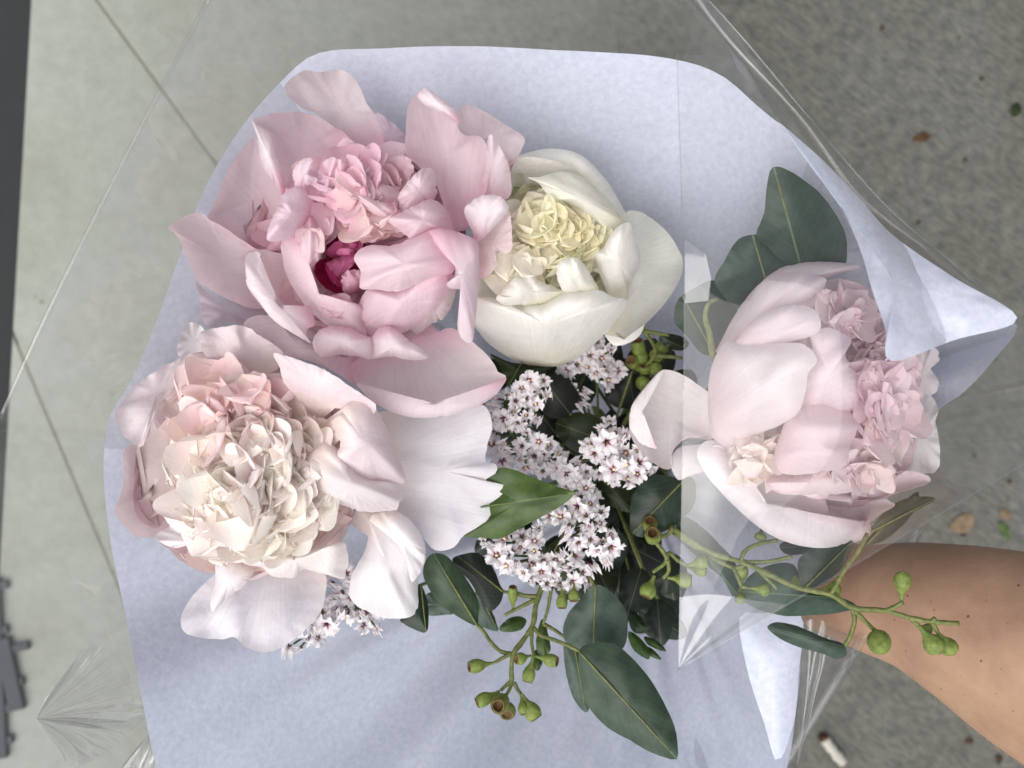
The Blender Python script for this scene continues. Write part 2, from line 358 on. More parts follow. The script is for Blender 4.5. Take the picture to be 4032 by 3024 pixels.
# ------------------------------------------------------------------ ground
def slab(poly, name, parent, z0, z1, mat, bev=.006):
    bm = bmesh.new()
    vs = [bm.verts.new((p[0], p[1], z1)) for p in poly]
    f = bm.faces.new(vs)
    if f.normal.z < 0: f.normal_flip()
    r = bmesh.ops.extrude_face_region(bm, geom=[f])
    for v in [x for x in r['geom'] if isinstance(x, bmesh.types.BMVert)]: v.co.z = z1
    for v in vs: v.co.z = z0
    bmesh.ops.recalc_face_normals(bm, faces=bm.faces)
    ed = [e for e in bm.edges if all(abs(v.co.z-z1) < 1e-6 for v in e.verts)]
    bmesh.ops.bevel(bm, geom=ed, offset=bev, segments=3, affect='EDGES', profile=.5)
    me = bpy.data.meshes.new(name); bm.to_mesh(me); bm.free(); me.materials.append(mat)
    o = bpy.data.objects.new(name, me); COL.objects.link(o)
    if parent: o.parent = parent
    return o
g = lambda x, y: W3(S(0, (x, y)), 0).to_2d()
def along(a, b, t): return (a[0]+(b[0]-a[0])*t, a[1]+(b[1]-a[1])*t)
base = slab([(-60, -60), (60, -60), (60, 60), (-60, 60)], 'road', None, -.2, -.10, M['asphalt'])
tag(base, None, None, None, 'structure')
k0, k1 = (66, 0), (16, 900)                 # kerb edge, and the two scored joints
kt, kb = along(k0, k1, -30), along(k0, k1, 30)
j1a, j1b = (210, 0), (480, 370); j2a, j2b = (36, 740), (225, 1190)
pave = bpy.data.objects.new('pavement', None); COL.objects.link(pave); pave['kind'] = 'structure'
def off(p, d, s):                            # shift a joint sideways by s pixels
    l_ = math.hypot(*d); return (p[0]-d[1]/l_*s, p[1]+d[0]/l_*s)
d1 = (j1b[0]-j1a[0], j1b[1]-j1a[1]); d2 = (j2b[0]-j2a[0], j2b[1]-j2a[1])
def isect(a, b, c, d):
    x1, y1, x2, y2, x3, y3, x4, y4 = *a, *b, *c, *d
    D = (x1-x2)*(y3-y4)-(y1-y2)*(x3-x4)
    return (((x1*y2-y1*x2)*(x3-x4)-(x1-x2)*(x3*y4-y3*x4))/D, ((x1*y2-y1*x2)*(y3-y4)-(y1-y2)*(x3*y4-y3*x4))/D)
hw = 1.7
FAR = 12000
A1, B1 = off(j1a, d1, -hw), off(j1b, d1, -hw); A2, B2 = off(j1a, d1, hw), off(j1b, d1, hw)
C1, D1 = off(j2a, d2, -hw), off(j2b, d2, -hw); C2, D2 = off(j2a, d2, hw), off(j2b, d2, hw)
bot = lambda a, b, y: isect(a, b, (0, y), (1, y))
polys = [[isect(A1, B1, k0, k1), (FAR, isect(A1, B1, k0, k1)[1]), (FAR, 2500), bot(A1, B1, 2500)],
         [isect(A2, B2, k0, k1), bot(A2, B2, 2500), bot(C1, D1, 2500), isect(C1, D1, k0, k1)],
         [isect(C2, D2, k0, k1), bot(C2, D2, 2500), bot(k0, k1, 2500)],
         [(isect(A1, B1, k0, k1)[0]+1, isect(A1, B1, k0, k1)[1]-5), along(k0, k1, -12), (FAR, along(k0, k1, -12)[1]), (FAR, isect(A1, B1, k0, k1)[1]-5)],
         [bot(k0, k1, 2505), (FAR, 2505), (FAR, 12000), bot(k0, k1, 12000)]]
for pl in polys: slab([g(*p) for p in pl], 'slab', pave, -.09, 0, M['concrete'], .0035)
bed = slab([g(*p) for p in ((along(k0, k1, -12)[0]+12, along(k0, k1, -12)[1]), (FAR, along(k0, k1, -12)[1]), (FAR, 12000), (bot(k0, k1, 12000)[0]+12, 12000))], 'joint_bed', pave, -.10, -.0022, M['joint'], .001)

# grate at the pavement's edge
gr = empty('drain_grate', P(0, 20, 1480, 0), 'dark iron grate with stubby bars at the pale pavement edge', 'grate')
def bar(name, a, b, w_, z0, z1, parent, mat):
    a = Vector(a); b = Vector(b); d = (b-a).normalized(); s = Vector((-d.y, d.x, 0))*w_/2
    vs = [a-s, a+s, b+s, b-s]
    vv = [Vector((p.x, p.y, z0)) for p in vs]+[Vector((p.x, p.y, z1)) for p in vs]
    ff = [(3, 2, 1, 0), (4, 5, 6, 7), (0, 1, 5, 4), (1, 2, 6, 5), (2, 3, 7, 6), (3, 0, 4, 7)]
    return mesh(name, vv, ff, mat, parent, smooth=False)
bar('rail', P(9, 45, 620, 0), P(9, 165, 1180, 0), .022, .001, .012, gr, M['grate'])
bar('rail', P(9, -30, 150, 0), P(9, 30, 1560, 0), .02, .001, .011, gr, M['grate'])
for a, b in (((20, 205), (80, 195)), ((-20, 570), (80, 545)), ((60, 715), (245, 675)), ((-60, 905), (130, 860)), ((-60, 1015), (205, 955)), ((-60, 1205), (150, 1150)), ((-20, 1440), (120, 1415))):
    bar('bar', P(9, *a, 0), P(9, *b, 0), .012, .002, .009, gr, M['grate'])

# fallen bits on the pavement
def litter(name, v, pts, label, cat, mat, col, h=.004, group=None):
    c = area_centroid(pts)
    o = patch(name, v, pts, pts[0], pts[len(pts)//2], (.003), .004, h*.25, 0, .003, 1, mat, n=24, rings=4)
    if col: o.color = lin(col)
    return tag(o, label, cat, group)
def ring(cx, cy, rx, ry, a=0, n=9, jit=.2):
    rr = random.Random(cx*7+cy); o = []
    for i in range(n):
        t = 2*math.pi*i/n; x = rx*math.cos(t)*(1+rr.uniform(-jit, jit)); y = ry*math.sin(t)*(1+rr.uniform(-jit, jit))
        o.append((cx+x*math.cos(a)-y*math.sin(a), cy+x*math.sin(a)+y*math.cos(a)))
    return o
M['dry'] = leaf_mat('dry_leaf', (104, 88, 68), (132, 114, 90), (120, 88, 60), .1, .7)
M['rust'] = leaf_mat('rust_leaf', (58, 36, 18), (84, 54, 28), (60, 30, 12), .05, .6)
litter('fallen_leaf', 8, [(808, 1255), (850, 1190), (940, 1145), (985, 1180), (970, 1250), (900, 1290)], 'flat tan fallen leaf on the concrete beside the forearm', 'leaf', M['dry'], (255, 255, 255))
litter('fallen_leaf', 8, [(1160, 1220), (1200, 1212), (1235, 1250), (1258, 1300), (1240, 1342), (1195, 1310)], 'bright green leaf fragment on the concrete next to the forearm', 'leaf', M['green'], (255, 255, 255))
litter('fallen_petal', 8, [(1172, 1130), (1215, 1118), (1250, 1150), (1242, 1190), (1195, 1182)], 'small curled cream dried petal on the rough concrete', 'petal', M['dry'], (255, 250, 240))
litter('fallen_leaf', 0, ring(1992, 296, 19, 9, -.15, 9, .3), 'rust brown curled leaf scrap alone on the rough concrete', 'leaf', M['rust'], (255, 255, 255))
litter('fallen_leaf', 0, ring(2194, 238, 11, 15, .3), 'small dark green leaf scrap on the rough concrete', 'leaf', M['green'], (150, 150, 150))
for (x, y, r) in ((2120, 170, 6), (1905, 60, 6), (2085, 345, 5), (1975, 610, 5), (1985, 480, 5), (2040, 1230, 0), (1885, 930, 7), (2105, 985, 6), (2150, 775, 8), (2080, 1155, 6), (2180, 1040, 5), (2095, 1600, 9), (2160, 1640, 10)):
    if r: litter('leaf_crumb', 0, ring(x, y, r, r*.7, x, 8, .35), 'tiny brown leaf crumb lying on the rough concrete', 'leaf crumb', M['rust'], (200, 200, 170), .002, 'leaf crumbs on the concrete')
bt = empty('cigarette_butt', P(7, 1125, 1515, 0), 'white cylindrical stub with a dark end on the concrete', 'stub')
M['stub'] = plain('white_stub', (160, 158, 148), (186, 184, 174), 400, .8)
tube('body', [P(7, 1072, 1452, .009), P(7, 1130, 1530, .009), P(7, 1182, 1590, .009)], .0078, .0086, M['stub'], bt, 12, 8, .3)
tube('end', [P(7, 1060, 1436, .008), P(7, 1075, 1456, .009)], .0060, .0086, M['rust'], bt, 12, 4)

# ------------------------------------------------------------------ the wrapping
G = W3((2550, 1930), .70)                    # where the bouquet is gathered
def cone(name, rim, mat, parent, zG, rG, pw, n=200, rings=34, wr=.004, sm=1, seed=0, folds=(), tail=.54):
    """Sheet gathered round the stems and opening to a traced rim (V0 x, y, z)."""
    rim3 = [P(0, *p) for p in rim]
    out = crom([tuple(p) for p in rim3], n)
    gx, gy = G.x, G.y
    verts = []; faces = []; uv = []
    for k in range(-3, rings+1):
        s = max(0, k/rings)
        for i, q in enumerate(out):
            a = math.atan2(q[1]-gy, q[0]-gx)
            bx, by = gx+rG*math.cos(a), gy+rG*math.sin(a)
            x = bx+(q[0]-bx)*s; y = by+(q[1]-by)*s
            z = zG+(q[2]-zG)*s**pw
            if k < 0: z = zG+(tail-zG)*(-k/3.)
            elif k < rings or True:
                m = s*(1-.97*s)
                z += wr*.55*m*(1-abs(noise.noise((math.cos(a)*9+seed, math.sin(a)*9, 4+s*.8)))*5)*(1 if s > .2 else s*5)
                lw = max(0, -math.sin(a))**.7
                z += lw*.011*m*(.6-abs(noise.noise((a*7+seed, s*1.7+seed, 1)))*3)*min(1, s*2.5)+lw*.006*m*(.5-abs(noise.noise((a*17, s*3.1, 7)))*2.5)
                z += wr*m*(2.4+2.2*max(0, -math.sin(a)))*(noise.noise((math.cos(a)*5+seed, math.sin(a)*5, s*1.2))*1.6+.5*noise.noise((math.cos(a)*14+seed, math.sin(a)*14, s*3)))
            verts.append(Vector((x, y, z))); uv.append((s, i/n))
    R_ = rings+4
    for k in range(R_-1):
        for i in range(n):
            j = (i+1) % n; faces.append((k*n+i, (k+1)*n+i, (k+1)*n+j, k*n+j))
    return mesh(name, verts, faces, mat, parent, uv)
pw_ = empty('tissue_paper_wrap', G, 'white tissue paper opened as a cone round the peonies', 'wrapping paper')
RIM = [(690, 115, 0.895), (830, 105, 0.900), (960, 100, 0.900), (1150, 105, 0.900), (1400, 120, 0.900), (1545, 155, 0.900), (1650, 240, 0.900), (1780, 350, 0.900),
       (1930, 510, 0.895), (2060, 600, 0.890), (2195, 692, 0.880), (2150, 775, .895), (2080, 850, .885), (2030, 885, .88), (1930, 990, .87), (1820, 1110, .862), (1745, 1230, .858), (1732, 1330, .858), (1724, 1500, .86),
       (1700, 1660, .86), (1640, 1850, .86), (1450, 1990, .86), (1100, 2020, .86), (700, 1980, .87), (430, 1880, .875), (340, 1659, .885), (305, 1500, .89), (272, 1330, 0.870), (240, 1180, 0.875), (222, 1020, 0.880),
       (238, 900, 0.882), (285, 820, 0.882), (340, 690, 0.882), (385, 560, 0.885), (440, 410, 0.890), (520, 280, 0.890), (610, 175, 0.892)]
cone('sheet', RIM, M['paper'], pw_, .70, .022, 1.45, 220, 40, .010)
# the corner folded over towards the camera, and the crease at the lower right
patch('folded_corner', 0, [(1680, 262), (1780, 349), (1860, 432), (1930, 509), (2060, 599), (2198, 688), (2060, 735), (1925, 780), (1912, 710), (1885, 630), (1855, 530), (1805, 425), (1745, 335)],
      (1930, 509), (1925, 780), .927, .962, .004, 0, .004, 0, M['paper'], pw_, n=90, rings=10, cen=(1935, 610), flute=.0015)
patch('crease', 0, [(1598, 1335), (1650, 1325), (1731, 1330), (1726, 1450), (1715, 1560), (1680, 1645), (1650, 1560), (1615, 1450)], (1610, 1330), (1680, 1645), .862, .866, .004, 0, 0, 0, M['paper'], pw_, n=40, rings=6)

cw = empty('cellophane_wrap', G, 'clear cellophane sheet around the white paper with creased glossy edges', 'cellophane')
FR = [(450, 0, 0.925), (560, -230, 0.920), (900, -420, 0.910), (1250, -330, 0.910), (1530, 0, 0.910), (1700, 200, 0.910), (1890, 420, 0.908), (2060, 570, 0.900), (2225, 712, 0.890), (2330, 820, 0.870), (2270, 960, .88), (2080, 1080, .84),
      (1985, 1140, .84), (1890, 1330, .845), (1800, 1480, .85), (1690, 1659, .85), (1560, 1900, .85), (1200, 2160, .85), (700, 2180, .86), (200, 2080, .87), (-130, 1800, .88), (-230, 1400, 0.870), (-130, 1100, 0.900), (0, 900, 0.920), (110, 660, 0.930), (280, 320, 0.930)]
cone('back_sheet', FR, M['film_back'], cw, .695, .025, 1.5, 240, 40, .012, seed=3, tail=.535)
def strip_along(name, pts, r, mat, parent): return tube(name, pts, r, r, mat, parent, 10, 60, .15)
strip_along('rolled_edge', [P(0, 1525, -5, 0.911), P(0, 1615, 95, 0.911), P(0, 1890, 420, 0.909), P(0, 2062, 572, 0.901), P(0, 2225, 714, 0.891)], .0007, M['film'], cw)
strip_along('rolled_edge', [P(0, 452, -4, 0.926), P(0, 281, 320, 0.931), P(0, 110, 661, 0.931), P(0, 0, 902, 0.921)], .0008, M['film'], cw)
strip_along('rolled_edge', [P(0, 1985, 1140, .841), P(0, 1890, 1331, .846), P(0, 1800, 1481, .851), P(0, 1690, 1660, .851)], .0025, M['film'], cw)
# front flap lying over the right-hand peony
def grid(name, rows, mat, parent, nu=24, nv=24, wr=.002, seed=0, pxv=0):
    """rows: list of polylines (V x,y,z) -> smooth sheet"""
    rr = [crom([tuple(P(pxv, *p)) for p in row], nu, False) for row in rows]
    cols = [crom([r[i] for r in rr], nv, False) if len(rr) > 2 else None for i in range(nu)]
    verts = []; uv = []
    for i in range(nu):
        for j in range(nv):
            p = Vector(cols[i][j]); e = math.sin(math.pi*i/(nu-1))*math.sin(math.pi*j/(nv-1))
            p.z += wr*noise.noise((p.x*22+seed, p.y*22, seed))*e
            verts.append(p); uv.append((i/(nu-1), j/(nv-1)))
    faces = [(i*nv+j, (i+1)*nv+j, (i+1)*nv+j+1, i*nv+j+1) for i in range(nu-1) for j in range(nv-1)]
    return mesh(name, verts, faces, mat, parent, uv)
grid('front_flap', [[(1462, 118, .930), (1600, 130, .935), (1700, 205, .930), (1760, 268, .915)],
                    [(1472, 420, .958), (1620, 420, .963), (1800, 400, .961), (1940, 470, .925)],
                    [(1478, 700, .966), (1640, 690, .972), (1900, 660, .975), (2225, 714, .905)],
                    [(1474, 1000, .966), (1640, 980, .972), (1950, 930, .968), (2270, 860, .90)],
                    [(1470, 1230, .958), (1600, 1200, .963), (1900, 1110, .955), (2280, 930, .90)],
                    [(1465, 1446, .944), (1650, 1336, .949), (1900, 1188, .942), (2290, 955, .90)]], M['film'], cw, 40, 48, .004, 2)
tube('flap_edge', [P(0, 1462, 118, .931), P(0, 1472, 420, .9585), P(0, 1478, 700, .9665), P(0, 1474, 1000, .9665), P(0, 1470, 1230, .9585), P(0, 1465, 1446, .9445)], .00025, .00025, M['film'], cw, 6, 40)
tube('flap_edge', [P(0, 1465, 1446, .9445), P(0, 1650, 1336, .9495), P(0, 1900, 1188, .9425), P(0, 2290, 955, .901)], .0004, .0004, M['film'], cw, 6, 40)
# pinched star crease in the lower left of the sheet
def facets(name, v, vs, fs, parent, mat='film_fold_glint'):
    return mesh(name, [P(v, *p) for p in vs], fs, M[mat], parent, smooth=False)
def fan(name, v, apex, ends, parent, amp, seed, n=46, m=12, mat='film_fold_glint'):
    """film gathered to a pinched point: pleats run out from the apex and open into the sheet"""
    e = crom([tuple(P(v, *p)) for p in ends], n, False); A = P(v, *apex); vs = []; fs = []
    for i in range(n):
        w = amp*(abs(noise.noise((i*.15+seed, seed, 0)))*2-.5)+amp*.18*noise.noise((i*.5, seed, 2))
        for j in range(m):
            f = j/(m-1); p = A.lerp(Vector(e[i]), f); p.z += w*math.sin(math.pi*min(1, f*1.02))+.25*amp*noise.noise((i*.5, f*4, seed))*f; vs.append(p)
    for i in range(n-1):
        for j in range(m-1): fs.append((i*m+j, i*m+j+1, (i+1)*m+j+1, (i+1)*m+j))
    return mesh(name, vs, fs, M[mat], parent)
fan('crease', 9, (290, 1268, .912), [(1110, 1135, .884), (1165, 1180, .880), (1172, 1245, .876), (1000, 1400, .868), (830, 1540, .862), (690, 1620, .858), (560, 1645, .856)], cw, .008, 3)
fan('crease', 9, (290, 1268, .911), [(640, 720, .900), (800, 690, .892), (910, 740, .886), (1020, 900, .880), (1060, 1080, .878)], cw, .010, 8, mat='film')
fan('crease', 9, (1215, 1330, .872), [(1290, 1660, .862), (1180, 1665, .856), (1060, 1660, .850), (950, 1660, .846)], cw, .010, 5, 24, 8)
facets('crease', 0, [(1479, 518, .9665), (1524, 548, .9672), (1536, 600, .9678), (1530, 650, .9680), (1480, 655, .9672)], [(0, 1, 2, 3, 4)], cw)  # flat brighter film patch added for the glint by the flap edge
fan('crease', 0, (1466, 1442, .947), [(1468, 1290, .959), (1540, 1284, .961), (1620, 1296, .961), (1700, 1306, .957)], cw, .0004, 9, 24, 8)  # triangle of brighter film, shaped to stand for the flap's bright reflection
fan('crease', 0, (1722, 1655, .864), [(1738, 1340, .868), (1756, 1338, .870), (1778, 1340, .868), (1800, 1400, .866)], cw, .006, 4, 20, 8, 'film')
grid('doubled_edge', [[(1470, -12, .906), (1497, -10, .912), (1526, -8, .913)], [(1560, 110, .906), (1588, 105, .914), (1617, 98, .912)], [(1690, 262, .905), (1730, 255, .914), (1762, 268, .911)], [(1820, 430, .904), (1858, 424, .912), (1890, 420, .909)], [(1985, 560, .900), (2025, 560, .906), (2062, 572, .902)], [(2195, 702, .890), (2210, 706, .893), (2225, 714, .891)]], M['film_edge'], cw, 12, 60, .003, 5)


# ------------------------------------------------------------------ flowers: shared pieces
def ruffle_mesh(name, seed, mat, ln=1.0, wd=.75, cup=.25, curl=.35, wave=.10, notch=.16):
    """One loose inner petal: narrow claw, broad ragged tip, cupped and waved. Base at origin, grows along +Y, inner face +Z."""
    rr = random.Random(seed); nu, nv = 19, 15; verts = []; uv = []
    ph = rr.random()*6; k = rr.uniform(3, 5.5); ph2 = rr.random()*6
    jag = [rr.uniform(-1, 1) for _ in range(nu)]
    kt = rr.uniform(4, 7)
    for i in range(nu):
        u = -1+2*i/(nu-1)
        L = 1-notch*.8*max(0, math.sin(k*u+ph))**3 + .022*jag[i]
        for j in range(nv):
            v = (j/(nv-1))**.85
            w_ = wd*max(.02, 1.18*(.10+v)**.62*max(0, 1-v**5)**.5)*(1+.07*math.sin(kt*v+ph2)*v)
            x = u*w_*.5; y = v*L*ln*(1-.10*u*u*v)
            z = cup*abs(u)**2.2*w_ + curl*v*v*ln*.6 + wave*1.1*v*v*math.sin(k*.9*u+ph2) + wave*.45*v**3*math.sin(8*u+ph) + wave*1.3*abs(u)**3*math.sin(kt*1.3*v+ph)
            y -= curl*curl*.3*v**3
            verts.append(Vector((x, y, z))); uv.append((v, u))
    faces = [(i*nv+j, (i+1)*nv+j, (i+1)*nv+j+1, i*nv+j+1) for i in range(nu-1) for j in range(nv-1)]
    o = mesh(name, verts, faces, mat, None, uv); me = o.data; bpy.data.objects.remove(o); return me
RM = {}
for key in ('pink', 'peach', 'white', 'blush'):
    RM[key] = [ruffle_mesh('inner_petal', 11*i+len(key), M[key], 1.0, [.85, 1.0, 1.1, .9, 1.2, .7, .95, 1.05][i], [.22, .12, .30, .34, .16, .25, .38, .10][i], [.10, .26, .18, .34, .04, .22, .28, .40][i], [.05, .07, .04, .06, .08, .04, .06, .07][i], [.10, .14, .08, .16, .18, .10, .12, .14][i]) for i in range(8)]
def place(me, parent, base, y, zn, sc, col, name='inner_petal', sx=1.0):
    y = y.normalized(); x = y.cross(zn).normalized(); z = x.cross(y).normalized()
    m = Matrix(((x.x*sc*sx, y.x*sc, z.x*sc, base.x), (x.y*sc*sx, y.y*sc, z.y*sc, base.y), (x.z*sc*sx, y.z*sc, z.z*sc, base.z), (0, 0, 0, 1)))
    o = bpy.data.objects.new(name, me); COL.objects.link(o); attach(o, parent); o.matrix_basis = m
    o.color = lin(pale(col) if name == 'inner_petal' else col); return o
def jit(c, a, rr): return tuple(max(0, min(255, v+rr.uniform(-a, a))) for v in c)
def ruffles(parent, key, v, region, count, z_c, z_top, size, colfn, seed, axis=(0, 0, 1), up=.55, zdrop=.02, name='inner_petal', flat=.0):
    """Loose inner petals over a dome. region = (cx, cy, rx, ry) in view units."""
    rr = random.Random(seed); cx, cy, rx, ry = region; A = Vector(axis).normalized()
    for i in range(count):
        r = math.sqrt((i+.5)/count); th = i*2.39996+rr.uniform(-.35, .35); r = min(1, r*rr.uniform(.92, 1.06))
        px, py = cx+rx*r*math.cos(th), cy+ry*r*math.sin(th)
        zt = z_top-(z_top-z_c)*r*r+rr.uniform(-.004, .004)
        tipp = P(v, px, py, zt); core = P(v, cx, cy, z_c-zdrop)
        rad = tipp-core; rad.z = 0; rad = rad.normalized() if rad.length > 1e-4 else Vector((1, 0, 0))
        tw = rr.uniform(-1, 1)*(1.7-1.1*r); rad = Matrix.Rotation(tw, 3, 'Z') @ rad
        lift = rr.uniform(.15, .60)*(1.15-r)+up*.22           # petals stand up in the middle and lie open outside
        y = (rad+A*lift).normalized()
        zn = A*1.0-rad*(.10+.2*(1-r))+Vector((rr.uniform(-.35, .35), rr.uniform(-.35, .35), 0))
        sc = size*rr.uniform(.75, 1.25)
        place(rr.choice(RM[key]), parent, tipp-y*sc*.8, y, zn, sc, colfn(px, py, r, rr), name, rr.uniform(.9, 1.3))
def underlay(parent, key, v, region, count, z, size, col, seed, a0=0, a1=6.283):
    """broad back petals below the rest, closing the gaps between them"""
    rr = random.Random(seed); cx, cy, rx, ry = region
    for i in range(count):
        th = a0+(a1-a0)*(i+rr.uniform(.2, .8))/count
        tipp = P(v, cx+rx*math.cos(th), cy+ry*math.sin(th), z+rr.uniform(-.003, .003)); core = P(v, cx, cy, z-.012)
        y = (tipp-core).normalized()
        place(RM[key][rr.choice((1, 2, 4))], parent, tipp-y*size, y, Vector((rr.uniform(-.2, .2), rr.uniform(-.2, .2), 1)), size, jit(col, 5, rr), 'petal', 1.25)

def receptacle(e, key, root, rad, stem_r, mat):
    """green base the petals grow from, and the stem down to the gathered bundle"""
    vs = []; fs = []; nseg = 16; prof = [(0, .004), (rad*.55, .002), (rad, -.004), (rad*.9, -.011), (rad*.45, -.018), (stem_r, -.024)]
    for r, z in prof:
        for k in range(nseg):
            a = 2*math.pi*k/nseg; vs.append(root+Vector((r*math.cos(a), r*math.sin(a), z)))
    for i in range(len(prof)-1):
        for k in range(nseg): fs.append((i*nseg+k, i*nseg+(k+1) % nseg, (i+1)*nseg+(k+1) % nseg, (i+1)*nseg+k))
    mesh('calyx', vs, fs, mat, e)
    rr = random.Random(root.x*1e4); a = rr.random()*6.28
    low = Vector((G.x+.012*math.cos(a), G.y+.012*math.sin(a), .70)); bot_ = Vector((G.x-.010*math.cos(a), G.y-.010*math.sin(a), .48))
    top = root+Vector((0, 0, -.02)); mid = top.lerp(low, .5)+Vector((0, 0, -.022))
    tube('stem', [top, mid, low, bot_], stem_r, stem_r*.95, mat, e, 10, 30)

def build_peony(e, key, root, data):
    """data rows: (view, outline, base, tip, z0, z1, dome, curl, ruffle, ragged, colour, flute)"""
    for row in data:
        v, pts, b, t, z0, z1, dome, curl, ruf, rag, col = row[:11]
        fl = row[11] if len(row) > 11 else 0
        lip = len(row) > 12 and row[12] == 'lip'
        patch('petal_fold' if lip else 'petal', v, pts, b, t, z0, z1, dome, curl, ruf, rag, M[key], e, None if lip else root, color=pale(col), flute=fl, n=96)

